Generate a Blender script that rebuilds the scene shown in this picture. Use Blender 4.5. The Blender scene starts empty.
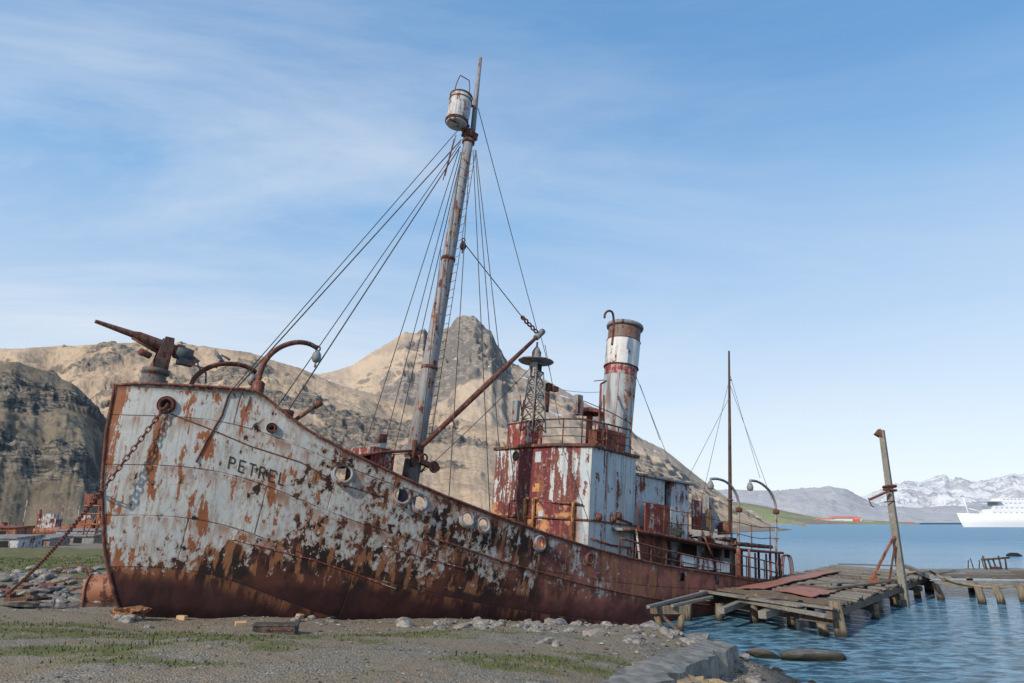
import bpy, math, random
import numpy as np
random.seed(7)
rng = np.random.default_rng(11)
scene = bpy.context.scene
COL = scene.collection
PI = math.pi

# ------------------------------------------------------------------ camera model (used to read sizes off the place)
F = 683.0; H = 3.6; TH = math.atan(180.5/F)
ct, st = math.cos(TH), math.sin(TH)
def ray(u, v):
    x = (u-512)/F; y = (341.5-v)/F
    return np.array([x, ct-y*st, st+y*ct])
def onz(u, v, z):
    r = ray(u, v); t = (z-H)/r[2]
    return np.array([0, 0, H])+t*r
def ond(u, v, D):
    r = ray(u, v); return np.array([0, 0, H])+r*(D/r[1])
AL = math.radians(40); TR = math.radians(4.5); RO = math.radians(1.5)
O = np.array([-10.6, 18.0, 0])
def rz(a): return np.array([[math.cos(a), -math.sin(a), 0], [math.sin(a), math.cos(a), 0], [0, 0, 1]])
def ry(a): return np.array([[math.cos(a), 0, math.sin(a)], [0, 1, 0], [-math.sin(a), 0, math.cos(a)]])
def rx(a): return np.array([[1, 0, 0], [0, math.cos(a), -math.sin(a)], [0, math.sin(a), math.cos(a)]])
R = rz(AL)@ry(TR)@rx(RO)
def L2W(p): return O+R@np.array(p, float)
def W2L(p): return R.T@(np.array(p, float)-O)
def S(u, v, y=0.0):
    o = R.T@(np.array([0, 0, H])-O); d = R.T@ray(u, v)
    return o+(y-o[1])/d[1]*d
def Sx(u, v, x):
    o = R.T@(np.array([0, 0, H])-O); d = R.T@ray(u, v)
    return o+(x-o[0])/d[0]*d

# ------------------------------------------------------------------ noise in numpy
_perm = rng.permutation(512)
def _h(ix, iy): return _perm[(_perm[ix & 511]+iy) & 511]
_ang = np.linspace(0, 2*PI, 512, endpoint=False)
def perlin(x, y):
    x = np.asarray(x, float); y = np.asarray(y, float)
    ix = np.floor(x).astype(int); iy = np.floor(y).astype(int)
    fx = x-ix; fy = y-iy
    w = lambda t: t*t*t*(t*(t*6-15)+10)
    def g(dx, dy):
        a = _ang[_h(ix+dx, iy+dy)]
        return np.cos(a)*(fx-dx)+np.sin(a)*(fy-dy)
    u = w(fx); v = w(fy)
    a = g(0, 0)*(1-u)+g(1, 0)*u; b = g(0, 1)*(1-u)+g(1, 1)*u
    return (a*(1-v)+b*v)*1.5
def fbm(x, y, o=5, r=.5):
    s = 0; a = 1; f = 1
    for k in range(o):
        s = s+a*perlin(x*f+17*k, y*f-9*k); a *= r; f *= 2.03
    return s
def ridged(x, y, o=5, r=.5):
    s = 0; a = 1; f = 1
    for k in range(o):
        s = s+a*(1-2*np.abs(perlin(x*f+31*k, y*f+5*k))); a *= r; f *= 2.1
    return s/1.9

# ------------------------------------------------------------------ mesh helpers
def mesh_np(name, V, Fc, mat=None, smooth=False, parent=None):
    me = bpy.data.meshes.new(name)
    V = np.asarray(V, float); Fc = np.asarray(Fc, int)
    me.vertices.add(len(V)); me.vertices.foreach_set('co', V.ravel())
    k = Fc.shape[1]
    me.loops.add(Fc.size); me.loops.foreach_set('vertex_index', Fc.ravel().astype(np.int32))
    me.polygons.add(len(Fc)); me.polygons.foreach_set('loop_start', np.arange(0, Fc.size, k, dtype=np.int32))
    me.polygons.foreach_set('use_smooth', np.full(len(Fc), smooth))
    me.update(calc_edges=True)
    o = bpy.data.objects.new(name, me); COL.objects.link(o)
    if mat: me.materials.append(mat)
    if parent: o.parent = parent
    return o
def attr(o, name, vals):
    a = o.data.attributes.new(name, 'FLOAT', 'POINT'); a.data.foreach_set('value', np.asarray(vals, np.float32).ravel())
def grid_faces(ni, nj):
    i, j = np.meshgrid(np.arange(ni-1), np.arange(nj-1), indexing='ij')
    a = i*nj+j
    return np.stack([a, a+nj, a+nj+1, a+1], -1).reshape(-1, 4)

def rot_to(d):
    d = np.array(d, float); d /= np.linalg.norm(d)
    h = np.array([0, 0, 1.0]) if abs(d[2]) < .95 else np.array([1.0, 0, 0])
    a = np.cross(h, d); a /= np.linalg.norm(a); b = np.cross(d, a)
    return a, b, d
class MB:
    def __init__(s): s.v = []; s.f = []; s.sm = []
    def add(s, vs, fs, smooth=False):
        n = len(s.v); s.v += [tuple(p) for p in vs]
        s.f += [tuple(n+i for i in f) for f in fs]; s.sm += [smooth]*len(fs); return s
    def box(s, c, size, M=None, bev=0):
        c = np.array(c, float); h = np.array(size, float)/2
        M = np.eye(3) if M is None else M
        P = [c+M@(h*np.array(q)) for q in [(-1,-1,-1),(1,-1,-1),(1,1,-1),(-1,1,-1),(-1,-1,1),(1,-1,1),(1,1,1),(-1,1,1)]]
        s.add(P, [(0,3,2,1),(4,5,6,7),(0,1,5,4),(1,2,6,5),(2,3,7,6),(3,0,4,7)])
        return s
    def beam(s, a, b, w, h, up=(0, 0, 1)):
        a = np.array(a, float); b = np.array(b, float); d = b-a; L = np.linalg.norm(d); d /= L
        sd = np.cross(d, up); sd /= np.linalg.norm(sd); u2 = np.cross(sd, d)
        return s.box((a+b)/2, (L, w, h), np.stack([d, sd, u2], 1))
    def tube(s, pts, r, n=8, caps=True, smooth=True):
        pts = [np.array(p, float) for p in pts]; m = len(pts)
        rs = r if hasattr(r, '__len__') else [r]*m
        vs = []
        a = None
        for i, p in enumerate(pts):
            d = (pts[min(i+1, m-1)]-pts[max(i-1, 0)])
            d = d/np.linalg.norm(d)
            if a is None: a, b, _ = rot_to(d)
            else:
                a = a-d*np.dot(a, d); a /= np.linalg.norm(a)
            b = np.cross(d, a)
            for k in range(n):
                t = 2*PI*k/n; vs.append(p+rs[i]*(math.cos(t)*a+math.sin(t)*b))
        fs = [(i*n+k, i*n+(k+1) % n, (i+1)*n+(k+1) % n, (i+1)*n+k) for i in range(m-1) for k in range(n)]
        s.add(vs, fs, smooth)
        if caps:
            nn = len(s.v)-len(vs)
            s.f += [tuple(nn+k for k in range(n-1, -1, -1)), tuple(nn+(m-1)*n+k for k in range(n))]; s.sm += [False, False]
        return s
    def lathe(s, c, axis, prof, n=24, smooth=True):      # prof: (r, h) along the axis
        a, b, d = rot_to(axis); c = np.array(c, float); m = len(prof)
        vs = [c+d*h+r*(math.cos(2*PI*k/n)*a+math.sin(2*PI*k/n)*b) for r, h in prof for k in range(n)]
        fs = [(i*n+k, i*n+(k+1) % n, (i+1)*n+(k+1) % n, (i+1)*n+k) for i in range(m-1) for k in range(n)]
        s.add(vs, fs, smooth); return s
    def torus(s, c, axis, Rr, r, n=24, k=8, sq=1.0):
        a, b, d = rot_to(axis); c = np.array(c, float); vs = []
        for i in range(n):
            t = 2*PI*i/n; e = math.cos(t)*a+math.sin(t)*b*sq
            e1 = math.cos(t)*a+math.sin(t)*b
            for j in range(k):
                q = 2*PI*j/k; vs.append(c+Rr*e+r*(math.cos(q)*e1+math.sin(q)*d))
        fs = [(i*k+j, ((i+1) % n)*k+j, ((i+1) % n)*k+(j+1) % k, i*k+(j+1) % k) for i in range(n) for j in range(k)]
        s.add(vs, fs, True); return s
    def prism(s, poly, z0, z1, cap=True):               # poly: (x,y) counterclockwise; z0/z1 numbers or lists
        m = len(poly)
        Z0 = z0 if hasattr(z0, '__len__') else [z0]*m; Z1 = z1 if hasattr(z1, '__len__') else [z1]*m
        vs = [(x, y, z) for (x, y), z in zip(poly, Z0)]+[(x, y, z) for (x, y), z in zip(poly, Z1)]
        fs = [(i, (i+1) % m, m+(i+1) % m, m+i) for i in range(m)]
        if cap: fs += [tuple(range(m-1, -1, -1)), tuple(range(m, 2*m))]
        s.add(vs, fs); return s
    def sheet(s, P):                                     # P[i][j] points
        ni, nj = len(P), len(P[0])
        s.add([q for r_ in P for q in r_], [(i*nj+j, (i+1)*nj+j, (i+1)*nj+j+1, i*nj+j+1) for i in range(ni-1) for j in range(nj-1)], True)
        return s
    def build(s, name, mat=None, parent=None, bevel=0):
        me = bpy.data.meshes.new(name); me.from_pydata([tuple(map(float, v)) for v in s.v], [], s.f)
        me.polygons.foreach_set('use_smooth', s.sm)
        me.update()
        o = bpy.data.objects.new(name, me); COL.objects.link(o)
        if mat: me.materials.append(mat)
        if parent is not None: o.parent = parent
        if bevel:
            m = o.modifiers.new('bevel', 'BEVEL'); m.width = bevel; m.segments = 2; m.limit_method = 'ANGLE'; m.angle_limit = .7
        return o
def build_each(mb, name, mat, parent):
    par = list(range(len(mb.v)))
    def fd_(a):
        while par[a] != a: par[a] = par[par[a]]; a = par[a]
        return a
    for f in mb.f:
        for q in f[1:]: par[fd_(q)] = fd_(f[0])
    isl = {}
    for f, s_ in zip(mb.f, mb.sm): isl.setdefault(fd_(f[0]), []).append((f, s_))
    for fl in isl.values():
        idx = sorted({i for f, _ in fl for i in f}); mp_ = {a: b for b, a in enumerate(idx)}; m2 = MB()
        m2.v = [mb.v[i] for i in idx]; m2.f = [tuple(mp_[i] for i in f) for f, _ in fl]; m2.sm = [s_ for _, s_ in fl]
        o = m2.build(name, mat, parent)
    return o
def tag(o, label=None, cat=None, group=None, kind=None):
    if label: o['label'] = label
    if cat: o['category'] = cat
    if group: o['group'] = group
    if kind: o['kind'] = kind
    return o
def empty(name, loc=(0, 0, 0), rzv=0):
    o = bpy.data.objects.new(name, None); COL.objects.link(o); o.location = loc; o.rotation_euler = (0, 0, rzv); o.empty_display_size = .2
    return o
def copy_tree(o, parent=None):
    c = o.copy(); COL.objects.link(c); c.parent = parent
    for ch in [q for q in bpy.data.objects if q.parent == o]: copy_tree(ch, c)
    return c

# ------------------------------------------------------------------ node helper
class G:
    def __init__(s, name):
        s.m = bpy.data.materials.new(name); s.m.use_nodes = True
        s.t = s.m.node_tree; s.t.nodes.clear()
        s.out = s.t.nodes.new('ShaderNodeOutputMaterial'); s.b = s.t.nodes.new('ShaderNodeBsdfPrincipled')
        s.t.links.new(s.b.outputs[0], s.out.inputs[0])
        s.tc = s.t.nodes.new('ShaderNodeTexCoord'); s.obj = s.tc.outputs['Object']
    def set(s, sock, v):
        if isinstance(v, bpy.types.NodeSocket): s.t.links.new(v, sock)
        elif isinstance(v, (tuple, list)) and len(v) == 3 and sock.type == 'RGBA': sock.default_value = (*v, 1)
        else: sock.default_value = v
    def map(s, v, sc=(1, 1, 1), loc=(0, 0, 0), rot=(0, 0, 0)):
        n = s.t.nodes.new('ShaderNodeMapping'); s.set(n.inputs[0], v); n.inputs['Scale'].default_value = sc
        n.inputs['Location'].default_value = loc; n.inputs['Rotation'].default_value = rot; return n.outputs[0]
    def noise(s, v, scale, det=6, rough=.55, dist=0, col=False):
        n = s.t.nodes.new('ShaderNodeTexNoise'); s.set(n.inputs['Vector'], v)
        n.inputs['Scale'].default_value = scale; n.inputs['Detail'].default_value = det
        n.inputs['Roughness'].default_value = rough; n.inputs['Distortion'].default_value = dist
        return n.outputs[1 if col else 0]
    def vor(s, v, scale, feature='F1', out=0, rnd=1):
        n = s.t.nodes.new('ShaderNodeTexVoronoi'); n.feature = feature; s.set(n.inputs['Vector'], v); n.inputs['Scale'].default_value = scale
        n.inputs['Randomness'].default_value = rnd
        return n.outputs[out]
    def wave(s, v, scale, dist=0, det=2, axis='X', prof='SIN'):
        n = s.t.nodes.new('ShaderNodeTexWave'); n.bands_direction = axis; n.wave_profile = prof; s.set(n.inputs[0], v)
        n.inputs['Scale'].default_value = scale; n.inputs['Distortion'].default_value = dist; n.inputs['Detail'].default_value = det
        return n.outputs[1]
    def ma(s, op, a, b=0.5, c=0.0, clamp=False):
        n = s.t.nodes.new('ShaderNodeMath'); n.operation = op; n.use_clamp = clamp
        s.set(n.inputs[0], a); s.set(n.inputs[1], b); s.set(n.inputs[2], c); return n.outputs[0]
    def ss(s, x, lo, hi, a=0.0, b=1.0, lin=False):
        n = s.t.nodes.new('ShaderNodeMapRange'); n.interpolation_type = 'LINEAR' if lin else 'SMOOTHSTEP'
        s.set(n.inputs[0], x); n.inputs[1].default_value = lo; n.inputs[2].default_value = hi
        n.inputs[3].default_value = a; n.inputs[4].default_value = b; return n.outputs[0]
    def mix(s, f, a, b, mode='MIX'):
        n = s.t.nodes.new('ShaderNodeMix'); n.data_type = 'RGBA'; n.blend_type = mode
        s.set(n.inputs[0], f); s.set(n.inputs[6], a); s.set(n.inputs[7], b); return n.outputs[2]
    def ramp(s, f, stops, const=False):
        n = s.t.nodes.new('ShaderNodeValToRGB'); s.set(n.inputs[0], f); cr = n.color_ramp
        if const: cr.interpolation = 'CONSTANT'
        while len(cr.elements) > 1: cr.elements.remove(cr.elements[-1])
        cr.elements[0].position = stops[0][0]; cr.elements[0].color = (*stops[0][1], 1)
        for p, c in stops[1:]:
            e = cr.elements.new(p); e.color = (*c, 1)
        return n.outputs[0]
    def at(s, name):
        n = s.t.nodes.new('ShaderNodeAttribute'); n.attribute_name = name; return n.outputs['Fac']
    def xyz(s, v):
        n = s.t.nodes.new('ShaderNodeSeparateXYZ'); s.set(n.inputs[0], v); return n.outputs
    def geo(s, k='Normal'):
        return s.t.nodes.new('ShaderNodeNewGeometry').outputs[k]
    def oi(s, k='Random'):
        return s.t.nodes.new('ShaderNodeObjectInfo').outputs[k]
    def bump(s, h, strength=.4, dist=.05, prev=None):
        n = s.t.nodes.new('ShaderNodeBump'); s.set(n.inputs['Height'], h); n.inputs['Strength'].default_value = strength
        n.inputs['Distance'].default_value = dist
        if prev is not None: s.t.links.new(prev, n.inputs['Normal'])
        return n.outputs[0]
    def end(s, col, rough=.8, nrm=None, metal=0, spec=.3):
        s.set(s.b.inputs['Base Color'], col); s.set(s.b.inputs['Roughness'], rough)
        s.b.inputs['Metallic'].default_value = metal; s.b.inputs['Specular IOR Level'].default_value = spec
        if nrm is not None: s.t.links.new(nrm, s.b.inputs['Normal'])
        return s.m

RUST_D = (.032, .019, .017); RUST_M = (.10, .042, .032); RUST_R = (.185, .070, .052); RUST_O = (.30, .135, .07)
def rust_col(g, co, sc=1.0, red=.5):
    n = g.noise(g.map(co, (1, 1, .35)), 2.2*sc, 10, .65)
    c = g.ramp(n, [(.28, RUST_D), (.40, RUST_M), (.53, RUST_R), (.68, RUST_O), (.78, (.12, .05, .035))])
    n2 = g.noise(co, 25*sc, 4, .6)
    return g.mix(g.ss(n2, .3, .7, 0, .45), c, (.05, .02, .015))
def rusty(name, paint, amt=.5, sc=1.0, stain=.5, streak=1.0, under=None, spec=.25):
    g = G(name); co = g.obj
    big = g.noise(co, 1.1*sc, 12, .68); stv = g.noise(g.map(co, (1, 1, .13)), 3.5*sc, 8, .6); fine = g.noise(co, 9*sc, 8, .65)
    m = g.ma('ADD', g.ma('MULTIPLY', big, .9), g.ma('MULTIPLY', stv, .75*streak)); m = g.ma('ADD', m, g.ma('MULTIPLY', fine, .35))
    mean = .45+.375*streak+.175
    th = mean+(.5-amt)*.42
    rm = g.ss(m, th-.012, th+.012)
    halo = g.ss(m, th-.16, th)
    p = g.mix(g.noise(co, 3*sc, 6), tuple(c*.8 for c in paint), tuple(min(1, c*1.12) for c in paint))
    st2 = g.ss(g.noise(g.map(co, (1, 1, .08), (3, 7, 2)), 6*sc, 6, .6), .48, .66)
    p = g.mix(g.ma('MULTIPLY', st2, stain), p, (.25, .12, .06))
    p = g.mix(g.ma('MULTIPLY', halo, .45), p, (.30, .15, .08))
    rc = rust_col(g, co, sc)
    if under: rc = g.mix(g.ss(g.noise(co, 2.5*sc, 8), .42, .55), rc, under)
    c = g.mix(rm, p, rc)
    h = g.ma('SUBTRACT', g.ma('MULTIPLY', g.noise(co, 30*sc, 5), .4), g.ma('MULTIPLY', rm, .35))
    return g.end(c, g.ss(rm, 0, 1, .55, .92), g.bump(h, .5, .02), 0, spec)

M = {}
M['white'] = rusty('weathered_white_steel', (.50, .53, .55), .47, 1.3)
M['white2'] = rusty('pale_grey_steel', (.46, .52, .57), .33, 1.5, .35)
M['red'] = rusty('flaking_red_steel', (.22, .045, .045), .55, 1.4, .3)
M['rust'] = rusty('bare_rusted_steel', (.20, .17, .165), .78, 3.2, .5)
M['rustdk'] = rusty('dark_rusted_steel', (.07, .035, .03), .55, 2.5, .5)
M['orange'] = rusty('orange_rusted_steel', (.30, .115, .07), .42, 1.6, .6)
M['redwhite'] = rusty('red_under_white_steel', (.50, .50, .50), .66, 2.2, .3, under=(.24, .045, .04))
M['nest'] = rusty('nest_white_paint', (.50, .53, .55), .28, 2.6, .8)
M['gun'] = rusty('gun_metal_paint', (.10, .075, .08), .5, 3.0, .3)
M['gunblue'] = rusty('gun_blue_grey', (.075, .10, .115), .28, 3.0, .3)
M['grey'] = rusty('grey_painted_steel', (.22, .26, .28), .3, 2.0, .4)
M['mast'] = rusty('mast_grey_paint', (.24, .28, .31), .30, 2.4, .8)
M['funnelgrey'] = rusty('funnel_grey_paint', (.36, .40, .42), .22, .9, .7)
M['funnelwhite'] = rusty('funnel_white_paint', (.62, .62, .61), .12, 1.2, .25)
M['funnelred'] = rusty('funnel_red_band_remains', (.34, .34, .35), .52, 2.6, .6, under=(.33, .045, .06))
M['funneldark'] = rusty('funnel_top_dark_paint', (.13, .11, .11), .32, 2.2, .7)
M['yellow'] = rusty('ochre_pipe_paint', (.55, .27, .10), .3, 3.0, .4)
def plain(name, col, rough=.8, var=.25, sc=8, bump=.3, spec=.3):
    g = G(name); n = g.noise(g.obj, sc, 8, .6)
    c = g.mix(g.ss(n, .3, .7), tuple(x*(1-var) for x in col), tuple(min(1, x*(1+var)) for x in col))
    return g.end(c, rough, g.bump(n, bump, .02), 0, spec)
M['iron'] = plain('dark_iron', (.075, .05, .042), .85, .4, 9)
M['black'] = plain('black_hollow', (.012, .012, .014))
M['wire'] = plain('weathered_wire', (.07, .06, .055))
M['rope'] = plain('old_rope', (.28, .22, .15))
M['letters'] = plain('black_lettering', (.035, .035, .037), .7, .5, 20)
M['chain'] = plain('rusty_chain', (.15, .065, .05), .9, .5, 12)

# ------------------------------------------------------------------ SHIP hull shape (local frame: x aft, y to starboard, z up)
LEN = 31.5; B = 3.5
_xs = [-3, -.6, -.55, -.37, -.02, .3, .63, 1.3, 2.2]; _zs = [9, 7.09, 5.9, 4.63, 3.17, 2.33, 1.62, .9, 0]
def xs(z): return np.interp(z, _zs[::-1], _xs[::-1])
def xe(z): return np.interp(z, [-1, 1.2, 2.0, 2.9, 3.4], [25, 28.5, 30.2, LEN-.2, LEN])
_sx = [-.6, 0, 1, 2, 2.35, 2.7, 3, 3.5, 4, 5, 6, 7, 8, 10, 12, 14, 16, 18, 20, 22, 24, 26, 28, 31.5]
_sz = [7.09, 7.19, 7.25, 7.31, 7.33, 7.2, 6.99, 6.66, 6.37, 5.98, 5.65, 5.34, 5.07, 4.63, 4.27, 3.96, 3.72, 3.54, 3.42, 3.32, 3.2, 3.1, 3.0, 2.98]
def sheer(x): return np.interp(x, _sx, _sz)
def keel(x): return .9-.06*np.asarray(x, float)
def hb(x, z):
    x = np.asarray(x, float); z = np.asarray(z, float)
    f = np.clip((z-keel(x))/(sheer(x)-keel(x)), 0, 1)
    Le = 18-5.5*f; p = 1.75+.75*f
    t = np.clip((x-xs(z))/Le, 0, 1); e = 1-(1-t)**p
    t2 = np.clip((xe(z)-x)/11, 0, 1); g = np.clip(1-(1-t2)**2.2, 0, 1)**.6
    bil = np.clip(1-(1-np.clip(f/.45, 0, 1))**3, 0, 1)**.5
    mid = np.clip(x/10, 0, 1)
    bil = bil*mid+(np.clip(f/.12, 0, 1)**.5)*(1-mid)
    return B*e*g*bil*(1-.05*(1-f))
def Hs(u, v):
    y = -2.5
    for k in range(30):
        p = S(u, v, y); y = .5*y-.5*float(hb(p[0], p[2]))
    return p

ship = empty('whale_catcher'); ship.location = O
import mathutils
ship.rotation_mode = 'QUATERNION'; ship.rotation_quaternion = mathutils.Matrix(R.tolist()).to_quaternion()
tag(ship, 'beached rusty whale catcher ship with peeling white hull, tall raked mast and funnel', 'ship')

# hull material
g = G('peeling_hull_plates'); co = g.obj
d = g.at('d'); cov = g.at('cov'); boot = g.at('boot'); aft = g.at('aft'); sx_ = g.xyz(co)
big = g.noise(co, .95, 15, .74, .3); stv = g.noise(g.map(co, (1, 1, .11)), 3.2, 9, .62); fine = g.noise(g.map(co, (1, 1, .75)), 5.0, 12, .70)
m = g.ma('ADD', g.ma('MULTIPLY', g.ma('SUBTRACT', big, .5), 1.0), g.ma('MULTIPLY', g.ma('SUBTRACT', stv, .5), .7))
m = g.ma('ADD', m, g.ma('MULTIPLY', g.ma('SUBTRACT', fine, .5), 1.55))
pm0 = g.ma('ADD', m, cov)
pm = g.ss(pm0, .49, .51)
near = g.ss(pm0, .70, .50)
wht = g.mix(g.noise(co, 1.4, 8), (.37, .395, .40), (.54, .555, .55))
wht = g.mix(g.ma('MULTIPLY', g.ss(g.noise(co, 14, 8, .7), .52, .72), .4), wht, (.22, .22, .21))
thin = g.ss(g.noise(g.map(co, (1, 1, .07), (5, 1, 9)), 10, 8, .62), .47, .62)
wht = g.mix(g.ma('MULTIPLY', thin, .45), wht, (.27, .145, .08))
wht = g.mix(g.ma('MULTIPLY', near, .60), wht, (.27, .17, .11))
osp = g.ma('ADD', g.ma('MULTIPLY', g.noise(g.map(co, (1, 1, .16), (2, 4, 1)), 2.4, 10, .7), .62), g.ma('MULTIPLY', g.noise(co, 1.1, 8, .7), .38))
orust = g.ss(g.ma('ADD', osp, g.ma('MULTIPLY', g.ss(sx_[0], 2.2, -.2), .05)), .562, .574)
ocol = g.mix(g.noise(co, 7, 6), (.16, .05, .028), (.38, .15, .07))
wht = g.mix(orust, wht, ocol)
un = g.noise(co, .9, 8, .6)
dark = g.mix(g.ss(un, .42, .58), (.026, .018, .017), (.10, .038, .028))
redb = g.mix(g.ss(g.noise(co, 1.6, 9, .65), .38, .62), (.145, .052, .043), (.30, .11, .086))
und = g.mix(g.ss(g.ma('ADD', aft, g.ma('MULTIPLY', g.ma('SUBTRACT', un, .5), 1.2)), .3, .7), dark, redb)
vst = g.noise(g.map(co, (1, 1, .035), (1, 2, 3)), 3.6, 7, .6)
und = g.mix(g.ma('MULTIPLY', g.ss(vst, .525, .585), g.ss(boot, .0, .5, .85, .06)), und, g.mix(fine, (.20, .08, .04), (.38, .18, .09)))
bt = g.mix(g.ss(g.noise(g.map(co, (1, 1, .4)), 2.4, 9, .7), .38, .62), (.032, .014, .016), (.062, .024, .026))
und = g.mix(g.ma('MULTIPLY', boot, .85), und, bt)
c = g.mix(pm, und, wht)
# plate seams: strakes parallel to the sheer, butts staggered, tops of the laps catch rust
dk = g.at('strake'); sd = g.ma('FRACT', g.ma('DIVIDE', dk, 1.22)); ln = g.ss(g.ma('ABSOLUTE', g.ma('SUBTRACT', sd, .5)), .015, .004)
row = g.ma('FLOOR', g.ma('ADD', g.ma('DIVIDE', dk, 1.22), .5))
bx_ = g.ma('FRACT', g.ma('ADD', g.ma('DIVIDE', sx_[0], 4.3), g.ma('MULTIPLY', row, .37))); bl = g.ss(g.ma('ABSOLUTE', g.ma('SUBTRACT', bx_, .5)), .006, .001)
seam = g.ma('MAXIMUM', ln, bl)
sv = g.noise(co, 1.1, 5)
c = g.mix(g.ma('MULTIPLY', seam, g.ss(sv, .38, .5, .1, .8)), c, g.mix(g.ss(sv, .62, .68), (.05, .025, .02), (.42, .33, .25)))
below = g.ma('MULTIPLY', g.ss(sd, .5, .53), g.ss(sd, .85, .53))
c = g.mix(g.ma('MULTIPLY', below, g.ma('MULTIPLY', g.ss(stv, .46, .58), .75)), c, (.24, .10, .05))
edge = g.ss(d, .18, .0)
c = g.mix(g.ma('MULTIPLY', edge, g.ss(fine, .35, .55)), c, (.10, .04, .03))
step = g.ss(sd, .49, .51)
hh = g.ma('ADD', g.ma('MULTIPLY', pm, .5), g.ma('MULTIPLY', g.noise(co, 22, 7, .7), .5))
hh = g.ma('ADD', hh, g.ma('MULTIPLY', seam, -1.2))
dent = g.bump(g.noise(co, .55, 3, .5), .22, .4)
M['hull'] = g.end(c, g.ss(pm, 0, 1, .9, .6), g.bump(hh, .55, .02, dent), 0, .25)

# hull mesh
holes = [(343, 474, .27), (402, 496, .24), (419, 503, .24), (467, 519, .22), (483, 525, .22), (540, 543, .22)]
HP = [(Hs(u, v), r_) for u, v, r_ in holes]
nu, nv = 380, 66
uu = np.linspace(0, 1, nu); uu = uu**1.15
ff = np.linspace(0, 1, nv)
xn = -.6+(LEN+.6)*uu
V = []; A = []
for side in (-1, 1):
    for i in range(nu):
        x = np.full(nv, xn[i]); z = keel(x)+(sheer(x)-keel(x))*ff
        for k in range(4):
            x = xs(z)+(xe(z)-xs(z))*uu[i]; z = keel(x)+(sheer(x)-keel(x))*ff
        y = side*hb(x, z)
        for j in range(nv): V.append((x[j], y[j], z[j]))
V = np.array(V)
Fc = grid_faces(nu, nv); Fc = np.vstack([Fc, (Fc+nu*nv)[:, ::-1]])
cen = V[Fc].mean(1)
keep = np.ones(len(Fc), bool)
for p, r_ in HP:
    dd = np.linalg.norm(cen-p, axis=1); keep &= dd > r_*.98
# broken places low on the quarter
for u, v in [(682, 577), (717, 580)]:
    p = Hs(u, v); dd = np.abs(cen-p); keep &= ~((dd[:, 0] < .14) & (dd[:, 2] < .16) & (dd[:, 1] < .8))
hull = mesh_np('hull', V, Fc[keep], M['hull'], True, ship)
X, Z = V[:, 0], V[:, 2]; D_ = sheer(X)-Z
dw = np.interp(X, [0, 2.4, 3.8, 6.6, 9.3, 12.5, 16, 20], [4.95, 4.35, 3.1, 2.0, 1.5, 1.1, .6, .2])
amp = np.interp(X, [0, 2.5, 4.5, 8, 12, 16, 20], [.42, .40, .22, .17, .08, -.08, -.22])
top_ = np.interp(X, [0, 2, 4, 6.5, 9, 12, 15, 18, 22], [.25, .24, .12, .06, .0, -.07, -.14, -.22, -.36])
slp = np.interp(X, [0, 3, 6, 12], [.60, .34, .22, .16])
cv = .5+np.minimum(top_, (dw-D_)*slp)
cv = np.maximum(cv, -.1)
bo = np.clip((2.40-Z+.05*np.sin(X*3))/.22, 0, 1)*np.interp(X, [0, 9, 16], [1, .95, .25])+np.clip((2.2-Z)/.5, 0, 1)*np.clip((X-8)/5, 0, 1)*.6
cv = cv-.8*bo
# stem and the orange scrape beside it
_ss = np.interp(np.linspace(-6, 40, 461), _sx, _sz); _kk = np.hanning(61); _kk /= _kk.sum(); _sm = np.convolve(np.pad(_ss, 30, 'edge'), _kk, 'valid')
attr(hull, 'strake', np.interp(X, np.linspace(-6, 40, 461), _sm)*.8+.9-Z*.95+.04*X)
attr(hull, 'd', D_); attr(hull, 'cov', cv); attr(hull, 'boot', bo); attr(hull, 'aft', np.interp(X, [3, 10, 14, 20], [0.05, .3, .75, 1]))

def rail_line(x0, x1, dz=0.0, side=-1, n=60, off=0.0):
    return [(x, side*(float(hb(x, sheer(x)))+off), float(sheer(x))+dz) for x in np.linspace(x0, x1, n)]
mb = MB()
for sd_ in (-1, 1):
    mb.tube(rail_line(-.58, 31.2, .015, sd_, 160), .036, 8)
mb.build('cap_rail', M['rust'], ship)
mb = MB(); mb.tube([(float(xs(z))-.02, 0, z) for z in np.linspace(7.12, .8, 24)], .042, 8)
mb.build('stem_bar', M['rust'], ship)
mb = MB(); pts = [(x, -float(hb(x, sheer(x)-1.22*1.0))-.01, float(sheer(x))-1.22) for x in np.linspace(8, 28, 70)]
mb.tube(pts, .035, 6); mb.build('rubbing_strake', M['rust'], ship)
# decks
def deck(name, x0, x1, dz, mat, inset=.02):
    mb = MB(); P = []
    for x in np.linspace(x0, x1, 40):
        z = float(sheer(x))+dz; b = float(hb(x, z))-inset
        P.append([(x, -b+2*b*k/8, z+.06*(1-(2*k/8-1)**2)) for k in range(9)])
    mb.sheet(P); return mb.build(name, mat, ship)
g = G('old_deck_planking'); w = g.wave(g.obj, 4, 1, 2, 'Y'); n = g.noise(g.obj, 5, 8)
M['deckwood'] = g.end(g.mix(n, (.10, .075, .055), (.22, .18, .14)), .9, g.bump(w, .3, .02))
deck('gun_platform', -.5, 2.35, -.06, M['rust'])
deck('main_deck', 2.3, 30.8, -1.15, M['deckwood'])
mb = MB(); x = 2.33; z1 = float(sheer(x))-.06; b = float(hb(x, z1))-.03
zl = z1-1.0; bl_2 = float(hb(x, zl))-.05; mb.add([(x, -b, z1), (x, b, z1), (x, bl_2, zl), (x, -bl_2, zl)], [(0, 1, 2, 3)]); mb.build('forecastle_bulkhead', M['white'], ship)

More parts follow.
